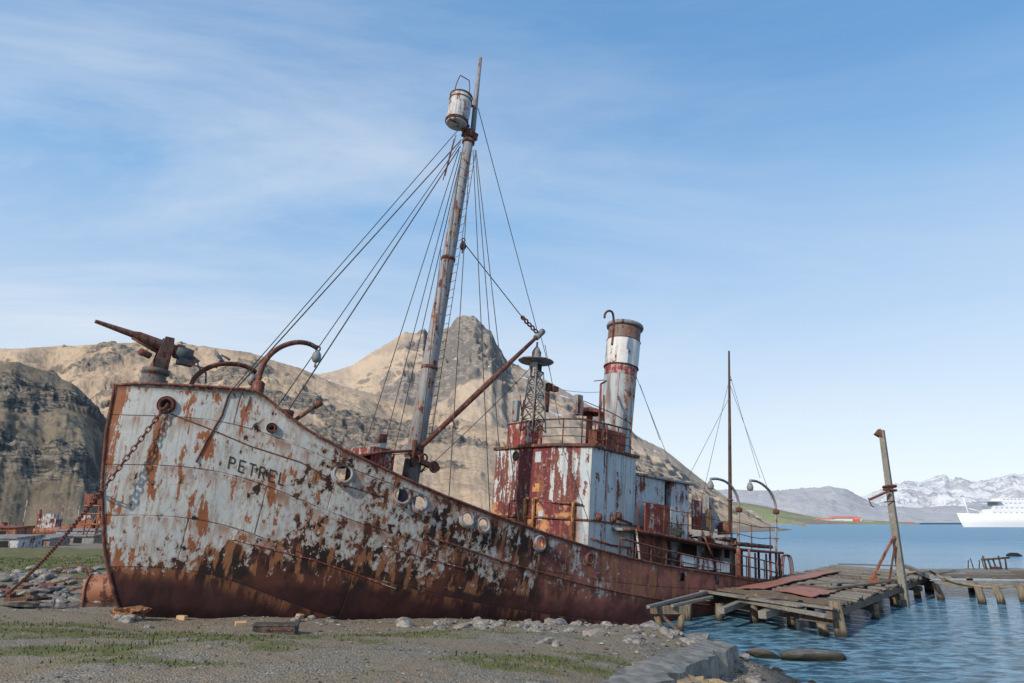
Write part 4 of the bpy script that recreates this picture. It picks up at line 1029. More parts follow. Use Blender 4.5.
# ------------------------------------------------------------------ DOCK
DZ = .95
def plat(poly_px, z=DZ): return [onz(u, v, z) for u, v in poly_px]
A_, B_, C_, D4 = plat([(704, 591), (833, 608), (932, 573), (835, 565)])
jet = empty('timber_jetty', tuple((A_+B_+C_+D4)/4-[0, 0, DZ])); tag(jet, 'broken plank jetty platform beside the ship stern with torn up decking', 'jetty')
jo = np.array(jet.location)
def lerp(a, b, t_): return a+(b-a)*t_
groups = [MB(), MB(), MB(), MB()]
nP = 74
for k in range(nP):
    t0, t1 = k/nP, (k+1)/nP-.0025
    a0, a1 = lerp(A_, D4, t0), lerp(A_, D4, t1); b0, b1 = lerp(B_, C_, t0), lerp(B_, C_, t1)
    e0 = rng.uniform(-.03, .02) if rng.random() < .85 else rng.uniform(.03, .12); e1 = rng.uniform(0.99, 1.01)
    dz = rng.uniform(-.05, .05); tl = rng.uniform(-.05, .05)
    if rng.random() < .04: continue
    if rng.random() < .12: e1 = rng.uniform(.45, .93)
    q0, q1, q2, q3 = lerp(a0, b0, e0), lerp(a0, b0, e1), lerp(a1, b1, e1), lerp(a1, b1, e0)
    dn = np.array([0, 0, -.07]); up = np.array([0, 0, dz]); up2 = np.array([0, 0, dz+tl])
    v_ = [q0+up-jo, q1+up2-jo, q2+up2-jo, q3+up-jo]; v_ += [p+dn for p in v_]
    groups[int(rng.integers(0, 4))].add(v_, [(0, 1, 2, 3), (7, 6, 5, 4), (0, 4, 5, 1), (1, 5, 6, 2), (2, 6, 7, 3), (3, 7, 4, 0)])
for gmb, mt in zip(groups, (M['wood'], M['wood'], M['wood2'], M['wood3'])): gmb.build('deck_planking', mt, jet)
def piece(name, a, b, w, h, mat, parent=None, org=(0, 0, 0), bev=.01):
    return MB().beam(np.array(a)-org, np.array(b)-org, w, h).build(name, mat, parent, bev)
for s_ in (.03, .35, .68, .97):
    a, b = lerp(A_, B_, s_)-[0, 0, .24], lerp(D4, C_, s_)-[0, 0, .24]
    piece('bearer', a, b, .2, .24, M['wood2'], jet, jo)
for t_ in (.05, .3, .55, .8, .97):
    a, b = lerp(A_, D4, t_)-[0, 0, .52], lerp(B_, C_, t_)-[0, 0, .52]
    piece('cross_beam', a, b, .22, .24, M['wood2'], jet, jo)
# front stringer planks
f1, f2, f3 = onz(704, 591, .98), onz(770, 600, .98), onz(834, 612, .98)
piece('edge_plank', f1+(-.1, 0, 0), onz(800, 606, .98), .24, .08, M['wood'], jet, jo)
piece('edge_plank', onz(740, 600, .85), onz(826, 616, .83), .16, .12, M['wood'], jet, jo)
def pile(parent, x, y, top, r_=.17, lean=(0, 0), org=(0, 0, 0), mat=None):
    org = np.array(org, float); zb = min(-1.2, gh(x, y)-.3)
    P = [np.array([x-lean[0]*.6, y-lean[1]*.6, zb])-org, np.array([x, y, 0.2])-org, np.array([x+lean[0], y+lean[1], top])-org]
    mb = MB(); rr = [r_*1.05, r_, r_*.93]; n = 12; vs = []
    for i, p in enumerate(P):
        for k in range(n):
            a = 2*PI*k/n; w_ = rr[i]*(1+.08*math.sin(3*a+x)+.05*math.sin(7*a+y*3)); vs.append(p+np.array([w_*math.cos(a), w_*math.sin(a), (.03*math.sin(5*a+x) if i == 2 else 0)]))
    fs = [(i*n+k, i*n+(k+1) % n, (i+1)*n+(k+1) % n, (i+1)*n+k) for i in range(2) for k in range(n)]
    mb.add(vs, fs, True); mb.f.append(tuple(2*n+k for k in range(n))); mb.sm.append(False)
    return mb.build('pile', mat or M['pile'], parent)
w = onz(842, 637, 0); pile(jet, w[0], w[1]+.05, 1.08, .20, (-.1, 0), jo)
w = onz(824, 636, 0); pile(jet, w[0], w[1], .38, .16, (-.05, 0), jo)
for t_ in (.3, .55, .8, .97):
    for s_ in (.97, .5, .05):
        p = lerp(lerp(A_, D4, t_), lerp(B_, C_, t_), s_); pile(jet, p[0]+rng.uniform(-.1, .1), p[1], DZ-.4, .16, (rng.uniform(-.05, .05), 0), jo)
for u, v in [(722, 622), (690, 622), (757, 624), (795, 628)]:
    w = onz(u, v, 0); pile(jet, w[0], w[1]+.3, DZ-.35, .15, (.03, 0), jo)
w = onz(879, 613, 0); pile(jet, w[0], w[1], DZ-.05, .17, (0, 0), jo)
# slanted support log ends poking out below the edge
def log(a, b, r_, label, name='fallen_beam', mat=None):
    a = np.array(a); b = np.array(b); o = MB().beam(a-a, b-a, 2*r_, 2*r_*.85).build(name, mat or M['wood'], None, .02); o.location = a
    return tag(o, label, 'beam')
log(onz(721, 611, .62), onz(750, 602, .8)+(.5, 1.2, 0), .12, 'square grey beam end jutting out below the jetty edge, left one')
log(onz(762, 615, .55), onz(802, 606, .75)+(.4, 1.2, 0), .15, 'thick square grey beam end jutting out below the jetty edge')
log(onz(648, 607, .86), onz(706, 592, 1.0), .065, 'outermost bleached beam ramping off the jetty toward the shore', mat=M['wood'])
log(onz(672, 606, .84), onz(712, 597, .94), .06, 'short bleached beam beside the outermost one at the jetty corner')
w = onz(667, 617, .45)
tr = empty('timber_trestle', (w[0], w[1], 0)); tag(tr, 'small leaning timber trestle holding up the jetty corner', 'trestle')
for dx, ln_ in ((-.25, -.15), (.45, .12)): pile(tr, w[0]+dx, w[1], .72, .12, (ln_, 0), (w[0], w[1], 0))
piece('cap_beam', w+(-.55, -.1, .25), w+(.7, .05, .22), .26, .26, M['yellow'] if False else M['pile'], tr, (w[0], w[1], 0))
piece('brace', w+(.5, -.15, -.6), w+(-.35, -.15, .2), .1, .1, M['wood2'], tr, (w[0], w[1], 0))
# rusty steel plate on the planks
def plate(px, z, label, mat, th=.03):
    P = [onz(u, v, z) for u, v in px]; c0 = sum(P)/len(P); n = len(P); up = np.array([0, 0, th])
    mb = MB(); N1 = 10; rows = []
    for i in range(N1+1):
        a = lerp(P[0], P[3], i/N1); b = lerp(P[1], P[2], i/N1)
        rows.append([lerp(a, b, j/4)-c0+np.array([0, 0, .02*math.sin(i*1.3+j)+.012*math.sin(i*2.9)]) for j in range(5)])
    mb.sheet([[p+up for p in r_] for r_ in rows]); mb.sheet(rows)
    mb.sheet([[r_[0], r_[0]+up] for r_ in rows]); mb.sheet([[r_[-1], r_[-1]+up] for r_ in rows])
    mb.sheet([[p, p+up] for p in rows[0]]); mb.sheet([[p, p+up] for p in rows[-1]])
    o = mb.build('steel_plate', mat); o.location = c0; return tag(o, label, 'plate')
M['plate'] = rusty('pink_red_plate', (.36, .13, .085), .25, 1.0, .3, .3)
plate([(737, 588.5), (765, 588.5), (842, 571), (815, 572)], 1.04, 'long salmon red steel plate laid along the jetty beside the stern', M['plate'])
plate([(772, 590), (812, 597), (838, 592), (800, 587)], 1.04, 'smaller warped red steel plate near the jetty front edge', M['plate'])
for k, (u0, v0, u1, v1) in enumerate([(745, 596, 800, 598), (800, 583, 880, 581), (822, 590, 900, 580), (860, 573, 915, 572), (838, 564, 905, 566)]):
    a, b = onz(u0, v0, 1.06), onz(u1, v1, 1.06); o = MB().beam(a-a, b-a, .2, .07).build('loose_plank', M['wood'] if k % 2 else M['wood2'], None, .006); o.location = a
    tag(o, ['loose plank lying near the left front edge of the jetty', 'loose plank lying across the jetty middle', 'brown loose plank slanting toward the tall post', 'short loose plank at the jetty back near the post', 'long kerb plank along the far back edge of the jetty'][k], 'plank')

# tall leaning post
pw = onz(905, 606, 0); ptz = ond(881.5, 430, pw[1])
tp_ = empty('mooring_post', (pw[0], pw[1], 0)); tag(tp_, 'tall grey leaning timber post rising through the jetty edge', 'post')
po = np.array([pw[0], pw[1], 0])
mb = MB(); mb.tube([(0.03, 0, -1.5), (ptz-po)*.5, ptz-po], [.235, .20, .16], 4, True, False); mb.build('post_shaft', M['wood'], tp_, .03)
piece('companion_pile', (pw[0]-.45, pw[1]+.1, -1.3), (pw[0]-.35, pw[1]+.1, .95), .3, .3, M['pile'], tp_, po, .03)
t1 = ond(876, 434, pw[1]); MB().add([t1-po, ptz-po+(-.1, -.15, .05), ptz-po+(-.1, -.15, -.35), t1-po+(0, .25, 0), ptz-po+(-.1, .15, .05), ptz-po+(-.1, .15, -.35)], [(0, 1, 2), (5, 4, 3), (0, 3, 4, 1), (1, 4, 5, 2), (2, 5, 3, 0)]).build('head_bracket', M['rust'], tp_)
j = ond(890, 490, pw[1]); mb = MB(); mb.torus(j-po, (0.1, 0, 1), .26, .05, 14, 6); mb.torus(j-po+(0, 0, .15), (0.0, .15, 1), .27, .05, 14, 6); mb.build('iron_collar', M['rust'], tp_)
mb = MB(); mb.beam(ond(869, 500, pw[1]-.3)-po, ond(889, 491, pw[1]-.3)-po, .09, .09); mb.tube([ond(868.5, 498, pw[1]-.3)-po, ond(871, 505, pw[1]-.3)-po, ond(874, 507, pw[1]-.3)-po], .03, 5); mb.tube([ond(884, 502, pw[1]-.2)-po, ond(895, 501, pw[1]-.2)-po], .025, 5); mb.build('iron_arm', M['rust'], tp_)
mb = MB(); mb.beam(ond(872, 579, pw[1]-.5)-po, ond(894, 536, pw[1]-.2)-po, .09, .09)
mb.add([ond(866, 582, pw[1]-.5)-po, ond(880, 582, pw[1]-.5)-po, ond(875, 571, pw[1]-.5)-po], [(0, 1, 2)]); mb.build('diagonal_brace', M['orange'], tp_)
MB().beam(ond(889, 583, pw[1]-.2)-po, ond(895, 545, pw[1]-.2)-po, .07, .07).build('back_brace', M['rustdk'], tp_)

# second jetty running right
A2, B2, C2, D2_ = plat([(915, 578), (940, 584), (1130, 590), (1130, 572)], .98); A2 = onz(905, 574, .98); D2_ = onz(1130, 574, .98); B2 = onz(935, 579, .98); C2 = onz(1130, 583, .98)
A2 = onz(920, 568.5, .98); D2_ = onz(1130, 567.5, .98); B2 = onz(933, 577, .98); C2 = onz(1130, 578, .98)
w2 = empty('timber_walkway', tuple((A2+B2+C2+D2_)/4-[0, 0, .98])); tag(w2, 'narrow timber walkway on piles leading right from the jetty', 'walkway'); wo = np.array(w2.location)
mbs = [MB(), MB()]
for k in range(9):
    c0 = (k+.02)/9; c1 = (k+.96)/9; tcur = -rng.uniform(0, .1)
    while tcur < 1:
        tn_ = tcur+rng.uniform(.16, .3); a0_, a1_ = max(tcur, -.01*(k % 3)), min(tn_-.004, 1)
        q = [lerp(lerp(A2, B2, cc_), lerp(D2_, C2, cc_), tt_) for cc_, tt_ in ((c0, a0_), (c1, a0_), (c1, a1_), (c0, a1_))]
        dz = rng.uniform(-.03, .03); v_ = [p-wo+(0, 0, dz) for p in q]; v_ += [p-(0, 0, .08) for p in v_]
        mbs[int(rng.integers(0, 2))].add(v_, [(0, 1, 2, 3), (7, 6, 5, 4), (0, 4, 5, 1), (1, 5, 6, 2), (2, 6, 7, 3), (3, 7, 4, 0)]); tcur = tn_
mbs[0].build('deck_planking', M['wood'], w2); mbs[1].build('deck_planking', M['wood2'], w2)
piece('front_girder', B2-(0, 0, .32), C2-(0, 0, .32), .24, .32, M['wood'], w2, wo, .01); piece('back_girder', A2-(0, 0, .32), D2_-(0, 0, .32), .24, .32, M['wood2'], w2, wo, .01)
for u, v, ln_ in [(941, 600, -.35), (982, 604, -.15), (1001, 604, -.28), (1024, 602, -.1)]:
    w = onz(u, v, 0); pile(w2, w[0], w[1], .75, .165, (ln_*.5, 0), wo)
for u in (928, 972, 1060): w = onz(u, 592, 0); pile(w2, w[0], w[1], .75, .15, (.0, 0), wo)
piece('kerb_beam', onz(905, 566, 1.12), onz(932, 577, 1.12), .2, .2, M['wood'], w2, wo)
# sagging hose rope
P = [onz(u, v, 1.08) for u, v in [(905, 573), (918, 572), (930, 571.5)]]+[B2+np.array([.3+k*.55, -.25, -.05-.42*math.sin(PI*min(1, k/9))]) for k in range(10)]
o = MB().tube(P, .07, 8).build('mooring_hose', M['rope']); tag(o, 'thick pale hose sagging along the walkway front', 'hose')
# rusted frame standing past the walkway
p0 = onz(992, 569, 1.02); fr_ = empty('rusted_frame', tuple(p0)); tag(fr_, 'dark rusted iron frame with prongs on the walkway', 'frame')
mb = MB()
for k in range(5): mb.tube([(-.3+.28*k, 0, -.05), (-.4+.3*k, .1*math.sin(k), .62+.1*math.cos(k*2))], .05, 5)
mb.tube([(-.5, 0, .5), (1.1, 0, .62)], .06, 6); build_each(mb, 'prong', M['iron'], fr_); MB().box((.25, .1, .06), (.5, .2, .12)).build('frame_foot', M['iron'], fr_)
for k in range(4):
    p = onz(968+k*5.5, 568, 1.02); o = MB().tube([(0, 0, -.05), (.1*(-1) ** k, 0, .45+.1*(k % 2))], .03, 5).build('iron_rod', M['iron']); o.location = p
    tag(o, 'thin bent iron rod sticking up from the walkway beside the rusted frame', 'rod', 'rods on the walkway')
bo_ = onz(1014, 556, 0); o = MB().lathe((0, 0, -.3), (0, 0, 1), [(.01, 0), (.7, .15), (.75, .4), (.4, .62), (.01, .66)], 16).build('mooring_buoy', M['black']); o.location = bo_; tag(o, 'small dark round buoy floating on the water beyond the walkway', 'buoy')

# ------------------------------------------------------------------ anchor chain
a_ = L2W(Hs(166, 407)+(-.03, -.10, 0)); b_ = onz(8, 583, 1.42); b_[2] = gh(b_[0], b_[1])+.05
wp_ = ond(103, 489, 17.62); l1_ = np.linalg.norm(wp_-a_); l2_ = np.linalg.norm(b_-wp_); n = int((l1_+l2_)/.142); mb = MB(); dr = (b_-a_)/np.linalg.norm(b_-a_); sdv = np.cross(dr, (0, 0, 1)); sdv /= np.linalg.norm(sdv); upv = np.cross(sdv, dr)
for k in range(n+1):
    t_ = k/n*(l1_+l2_)
    if t_ < l1_: dr = (wp_-a_)/l1_; p = a_+dr*t_-b_
    else: dr = (b_-wp_)/l2_; p = wp_+dr*(t_-l1_)-np.array([0, 0, .9*((t_-l1_)/l2_)*(1-(t_-l1_)/l2_)])-b_
    sdv = np.cross(dr, (0, 0, 1)); sdv /= np.linalg.norm(sdv); upv = np.cross(sdv, dr)
    nrm = sdv if k % 2 else upv
    aa = dr*.12; oth = np.cross(nrm, dr)*.055; vs = []
    for i in range(12):
        th = 2*PI*i/12; cdir = dr*math.cos(th)*.10+oth*math.sin(th); e = cdir/np.linalg.norm(cdir)
        for j_ in range(5):
            q_ = 2*PI*j_/5; vs.append(p+cdir+.017*(math.cos(q_)*e+math.sin(q_)*nrm))
    mb.add(vs, [(i*5+j_, ((i+1) % 12)*5+j_, ((i+1) % 12)*5+(j_+1) % 5, i*5+(j_+1) % 5) for i in range(12) for j_ in range(5)], True)
o = mb.build('anchor_chain', M['chain']); o.location = b_; tag(o, 'long rusty chain stretched from the bow down to the shore', 'chain')
q = b_
for k in range(7):
    mb = MB(); a = rng.random()*PI; mb.beam((-.4*math.cos(a), -.4*math.sin(a), .05+.04*k), (.4*math.cos(a), .4*math.sin(a), .1+.03*k), .14, .1)
    o = mb.build('scrap_iron', M['rust'], None, .01); p = onz(6+k*7, 582+(k % 3)*2, 1.4); o.location = (p[0], p[1], gh(p[0], p[1])); tag(o, 'rusty iron scrap bar lying near the shore end of the chain', 'scrap', 'scrap iron by the chain end')

# ------------------------------------------------------------------ rocks, stones, bricks
ICO = None
def rockmesh(name, seed, flat=.6, sub=2, jag=.28):
    import bmesh
    bm = bmesh.new(); bmesh.ops.create_icosphere(bm, subdivisions=sub, radius=1)
    r_ = np.random.default_rng(seed); pl_ = [(lambda v: v/np.linalg.norm(v))(r_.normal(size=3)) for _ in range(11)]; dd = r_.uniform(.55, .95, 11)
    for v in bm.verts:
        p = np.array(v.co); p *= 1+jag*.3*r_.normal()
        for nn, d0 in zip(pl_, dd):
            k = p@nn
            if k > d0: p = p-nn*(k-d0)
        v.co = (p[0], p[1]*.8, p[2]*flat)
    me = bpy.data.meshes.new(name); bm.to_mesh(me); bm.free(); return me
g = G('shore_rock'); co = g.obj; n = g.noise(co, 2.5, 9, .65); rnd = g.oi(); q = g.xyz(g.geo('Position'))
c = g.mix(g.ss(n, .35, .65), (.15, .14, .13), (.38, .355, .325)); c = g.mix(g.ss(rnd, .6, .95, 0, .6), c, (.30, .25, .20)); c = g.mix(g.ss(rnd, .3, .0, 0, .5), c, (.10, .10, .105))
c = g.mix(g.ss(q[2], .35, .08), c, (.03, .028, .02)); M['rock'] = g.end(c, .9, g.bump(g.noise(co, 6, 7, .7), .6, .08), 0, .2)
RM = [rockmesh('rock', s_) for s_ in range(8)]
for m_ in RM: m_.materials.append(M['rock'])
def rock(x, y, s_, label, group=None, k=None, sink=.25, z=None):
    o = bpy.data.objects.new('rock', RM[int(rng.integers(0, 8)) if k is None else k]); COL.objects.link(o)
    o.location = (x, y, (gh(x, y) if z is None else z)+s_*(.6-sink*2)*.6); o.scale = (s_*rng.uniform(.8, 1.4), s_*rng.uniform(.7, 1.1), s_*rng.uniform(.6, 1.1)); o.rotation_euler = (rng.uniform(-.3, .3), rng.uniform(-.3, .3), rng.uniform(0, 6.28))
    return tag(o, label, 'rock', group)
for k in range(215):   # rubble spit in front of the hull
    u = rng.uniform(400, 745) if k < 165 else rng.uniform(130, 420); v = np.interp(u, [150, 430, 600, 745], [612, 615, 620, 634])+(abs(rng.normal())*9+rng.random()*8 if k < 165 else rng.normal()*2)
    z = .75; p = onz(u, v, z); p = onz(u, v, gh(p[0], p[1])); 
    if p[1] < 8 or gh(p[0], p[1]) < -.15: continue
    rock(p[0], p[1], rng.uniform(.07, .24)*(1.5 if rng.random() < .15 else .85), 'pale angular stone in the rubble on the shore before the hull', 'rubble stones before the hull')
for (u, v, s_, lb) in [(845*0+578+8, 604, .62, 'large rounded grey boulder against the ship side amidships'), (404, 607, .5, 'flat brown boulder at the hull foot below the fairleads'), (694, 632, .6, 'pale boulder at the shore under the jetty corner'), (490, 614, .35, 'white block like stone in the rubble'), (650, 622, .6, 'grey boulder at the tip of the rubble spit')]:
    p = onz(u, v, .8); p = onz(u, v, gh(p[0], p[1])); rock(p[0], p[1], s_, lb)
for k in range(130):   # bank left of the bow
    u = rng.uniform(-30, 100); v = rng.uniform(571, 601); z = np.interp(v, [571, 601], [1.3, .85]); p = onz(u, v, z)
    rock(p[0], p[1], rng.uniform(.1, .36), 'dark angular stone in the stony bank left of the bow', 'stones of the left bank', sink=.15)
for k in range(26):   # water edge
    y = rng.uniform(11, 22); x = np.interp(y, [9, 12.5, 17.3, 21.3], [5.0, 5.6, 6.5, 5.9])+rng.normal()*.45
    rock(x, y, rng.uniform(.12, .35), 'wet dark rock along the waterline by the concrete slab', 'wet rocks at the waterline')
p = onz(812, 660, 0); o = rock(p[0], p[1], .62, 'long dark seaweed covered boulder awash in the shallow water', z=.05); o.scale = (1.0, .5, .38); o.rotation_euler = (0, 0, .0)
p = onz(762, 657, 0); o = rock(p[0], p[1], .4, 'small dark boulder awash between slab and long boulder', z=.02); o.scale = (.5, .35, .28)
for k in range(10):
    p = onz(118+rng.random()*34, 603+rng.random()*9, 1.6); rock(p[0], p[1], rng.uniform(.12, .28), 'brown stone piled at the foot of the bow', 'stones at the bow foot')
# bricks
M['crate'] = plain('crate_dark', (.075, .062, .054), .9, .5, 7)
g = G('firebrick'); M['brick'] = g.end(g.mix(g.noise(g.obj, 6, 6), (.42, .25, .13), (.62, .43, .27)), .9, g.bump(g.noise(g.obj, 12, 6), .5, .02), 0, .2)
for k, (u, v, lb) in enumerate([(182, 618, 'orange firebrick leaning on another left of the dark crate'), (188, 615, 'pale orange firebrick upper one of the leaning pair'), (241, 622, 'lone orange firebrick on the gravel between crate and bow'), (476, 607, 'small orange brick at the hull foot near the rubble'), (300, 616, 'small pale brick piece right of the dark crate')]):
    p = onz(u, v, 1.5); p = onz(u, v, gh(p[0], p[1])); o = MB().box((0, 0, 0), (.26, .13, .12)).build('brick', M['brick'], None, .012); o.location = (p[0], p[1], gh(p[0], p[1])+.05); o.rotation_euler = (.1*k, .15*(k % 2), .4*k-.3); tag(o, lb, 'brick')
p = onz(276, 627, 1.45); p = onz(276, 627, gh(p[0], p[1]))
cr = empty('rusty_crate', (p[0], p[1], gh(p[0], p[1])-.03)); cr.rotation_euler = (0, .03, .12); tag(cr, 'long dark rusted iron box half sunk on the gravel', 'crate')
mb = MB(); mb.box((0, 0, .09), (.95, .5, .18)); mb.build('box_body', M['crate'], cr, .02)
mb = MB(); mb.box((0, 0, .205), (1.0, .5, .04), rz(.06)); mb.build('lid', M['crate'], cr, .01); MB().box((.1, -.262, .13), (.6, .02, .04)).build('rim_bar', M['rust'], cr)
# rust crust at the bow foot
me = rockmesh('rust_crust', 77, .9, 3, .9); M['crust'] = rusty('crust_ochre', (.42, .24, .12), .5, 4, .8); me.materials.append(M['crust']); o = bpy.data.objects.new('rust_crust', me); COL.objects.link(o)
p = onz(133, 604, 1.62); o.location = (p[0], p[1]-.1, gh(p[0], p[1])+.12); o.scale = (.42, .3, .3); tag(o, 'ochre crusted rust lump lying under the bow', 'rust lump')
# concrete slab
g = G('old_concrete'); co = g.obj; n = g.noise(co, 3, 9, .65); M['conc'] = g.end(g.mix(g.ss(n, .35, .65), (.15, .14, .122), (.30, .28, .245)), .93, g.bump(g.ma('ADD', n, g.noise(co, 20, 6)), .5, .03), 0, .2)
P4 = [onz(580, 686, 1.84), onz(704, 638, .72), onz(734, 645, .64), onz(632, 690, 1.74)]
mb = MB(); cc = sum(P4)/4; nn = 26; Z = []
rows = []
for i in range(nn+1):
    a = lerp(P4[0], P4[1], i/nn); b = lerp(P4[3], P4[2], i/nn)
    rows.append([lerp(a, b, j/5)-cc+np.array([.02*math.sin(i*2.1+j)+(.06*rng.normal() if j in (0, 5) or i == nn else 0), .015*math.sin(i+j*3)+(.05*rng.normal() if j in (0, 5) or i == nn else 0), .012*rng.normal()-(.04*rng.random() if j in (0, 5) or i == nn else 0)]) for j in range(6)])
mb.sheet(rows); dn = np.array([0, 0, -.55])
mb.sheet([[r_[-1], r_[-1]+dn*.5+(.03, 0, 0), r_[-1]+dn] for r_ in rows]); mb.sheet([[r_[0], r_[0]+dn] for r_ in rows]); mb.sheet([[p, p+dn] for p in rows[-1]]); mb.sheet([[p, p+dn] for p in rows[0]])
mb.sm = [False]*len(mb.sm); o = mb.build('concrete_slab', M['conc']); o.location = cc; tag(o, 'long broken concrete slab sloping down to the water', 'slab')
g = G('ochre_clay'); M['clay'] = g.end(g.mix(g.noise(g.obj, 5, 8), (.25, .17, .10), (.45, .33, .21)), .95, g.bump(g.noise(g.obj, 9, 7), .8, .05), 0, .2)
for k in range(9):
    me = rockmesh('clay_lump', 90+k, .45, 3, .6); me.materials.append(M['clay']); o = bpy.data.objects.new('clay_lump', me); COL.objects.link(o)
    u = 662+k*6; p = onz(u, 682-k*2.2, 1.3); o.location = (p[0], p[1], gh(p[0], p[1])+.06); s_ = rng.uniform(.2, .34); o.scale = (s_*1.4, s_, s_); tag(o, 'sandy ochre clay lump against the lower side of the slab', 'clay lump', 'clay lumps by the slab')
p = onz(697, 683, 1.25); o = rock(p[0], p[1], .28, 'pale jagged upright rock in front of the slab'); o.scale = (.22, .2, .32)
p = onz(790, 682, .3); o = bpy.data.objects.new('rusty_lump', rockmesh('rusty_lump', 55, .7, 2, .6)); o.data.materials.append(M['rust']); COL.objects.link(o); o.location = (p[0], p[1], .12); o.scale = (.25, .2, .25); tag(o, 'red rusted iron lump among the wet rocks at lower right', 'scrap')

# pebbles and grass (uncountable)
T8 = np.array([(0,0,1),(.9,0,.2),(.25,.85,.15),(-.75,.5,.25),(-.7,-.55,.1),(.3,-.85,.2),(0,0,-.5)])
TF = np.array([(0,1,2),(0,2,3),(0,3,4),(0,4,5),(0,5,1),(6,2,1),(6,3,2),(6,4,3),(6,5,4),(6,1,5)])
nP_ = 34000
r_ = 3+26*rng.random(nP_)**.8; a = rng.uniform(-.78, .62, nP_); px_, py_ = np.sin(a)*r_, np.cos(a)*r_
gzv = gz_(px_, py_); gg = grass(px_, py_); ok = (gzv > -.1) & (rng.random(nP_) > gg*.9); px_, py_, gzv = px_[ok], py_[ok], gzv[ok]
npb = len(px_); dloc = np.hypot(px_, py_)
shore = np.clip(1.5-gzv, 0, 1)
sz = rng.uniform(.005, .013, npb)*(1+shore*1.8)*np.where(rng.random(npb) < .04, 2.6, 1)
an = rng.uniform(0, 6.28, npb); ca, sa = np.cos(an), np.sin(an)
sc3 = rng.uniform(.6, 1.4, (npb, 1, 3))*np.array([1.2, 1, .6])
Vp = T8[None]*sc3*(1+.2*rng.normal(size=(npb, 7, 1))); Vr = Vp.copy(); Vr[..., 0] = Vp[..., 0]*ca[:, None]-Vp[..., 1]*sa[:, None]; Vr[..., 1] = Vp[..., 0]*sa[:, None]+Vp[..., 1]*ca[:, None]
Vr = Vr*sz[:, None, None]*1.0+np.stack([px_, py_, gzv+sz*.2], -1)[:, None]
Fp = (TF[None]+7*np.arange(npb)[:, None, None]).reshape(-1, 3)
peb = mesh_np('pebbles', Vr.reshape(-1, 3), Fp, None); attr(peb, 'tone', np.repeat(rng.random(npb), 7)); tag(peb, 'loose grey and brown pebbles covering the shore', 'pebbles', kind='stuff')
g = G('pebble_stone'); tn = g.at('tone'); q = g.xyz(g.geo('Position')); c = g.ramp(tn, [(0, (.045, .04, .035)), (.3, (.11, .098, .085)), (.65, (.19, .17, .15)), (.93, (.36, .34, .31)), (.97, (.28, .14, .08))]); c = g.mix(g.ss(q[2], .3, .08), c, (.03, .027, .022)); peb.data.materials.append(g.end(c, .9))
nB = 110000
r_ = 5+50*rng.random(nB)**1.35; a = rng.uniform(-.75, .5, nB); bx_, by_ = np.sin(a)*r_, np.cos(a)*r_
gg = grass(bx_, by_); ok = rng.random(nB) < gg*1.2-.15; bx_, by_ = bx_[ok], by_[ok]; bzv = gz_(bx_, by_); ok = bzv > .4; bx_, by_, bzv = bx_[ok], by_[ok], bzv[ok]; nb = len(bx_)
hgt_ = rng.uniform(.016, .048, nb)*(1+np.hypot(bx_, by_)/40); wdt = rng.uniform(.004, .009, nb)*(1+np.hypot(bx_, by_)/14); an = rng.uniform(0, 6.28, nb); ln_ = rng.uniform(0, .8, nb)*hgt_
cx_, sy_ = np.cos(an), np.sin(an); base = np.stack([bx_, by_, bzv-.005], -1)
v0 = base+np.stack([cx_*wdt, sy_*wdt, wdt*0], -1); v1_ = base-np.stack([cx_*wdt, sy_*wdt, wdt*0], -1); v2_ = base+np.stack([-sy_*ln_, cx_*ln_, hgt_], -1)
gr_ = mesh_np('grass', np.stack([v0, v1_, v2_], 1).reshape(-1, 3), np.arange(nb*3).reshape(-1, 3), None); attr(gr_, 'tone', np.repeat(np.clip(rng.normal(.5, .2, nb)+.3*fbm(bx_, by_, 3), 0, 1), 3)); tag(gr_, 'short sparse grass in patches on the shore', 'grass', kind='stuff')
g = G('grass_blade'); gr_.data.materials.append(g.end(g.ramp(g.at('tone'), [(0, (.045, .07, .018)), (.5, (.085, .11, .03)), (1, (.20, .17, .08))]), .8))

# ------------------------------------------------------------------ LEFT background
# boiler tank beside the bow
p0 = onz(86, 586, 1.3); bt_ = empty('boiler_tank', (p0[0], p0[1], 0)); tag(bt_, 'orange rusted cylindrical tank lying beside the bow', 'tank')
zc_ = gh(p0[0], p0[1])+.35; ax = np.array([1, .25, 0]); ax /= np.linalg.norm(ax)
mb = MB(); mb.lathe((0, 0, zc_), ax, [(.001, 0), (.5, .03), (.58, .12), (.58, 2.6), (.5, 2.7), (.001, 2.72)], 26); mb.build('tank_shell', M['orange'], bt_)
mb = MB(); mb.torus(np.array([0, 0, zc_])+ax*.15, ax, .59, .035, 24, 6); mb.torus(np.array([0, 0, zc_])+ax*1.4, ax, .59, .03, 24, 6); build_each(mb, 'tank_hoop', M['rust'], bt_)
for k in range(6):
    a = rng.random()*PI; o = MB().beam((-.5*math.cos(a), 0, .0), (.5*math.cos(a), .2, .5*math.sin(a)), .07, .07).build('scrap_iron', M['rust']); p = onz(60+rng.random()*26, 575+rng.random()*16, 1.3); o.location = (p[0], p[1], gh(p[0], p[1])+.1); tag(o, 'bent rusty bar heaped beside the orange tank', 'scrap', 'scrap bars beside the tank')
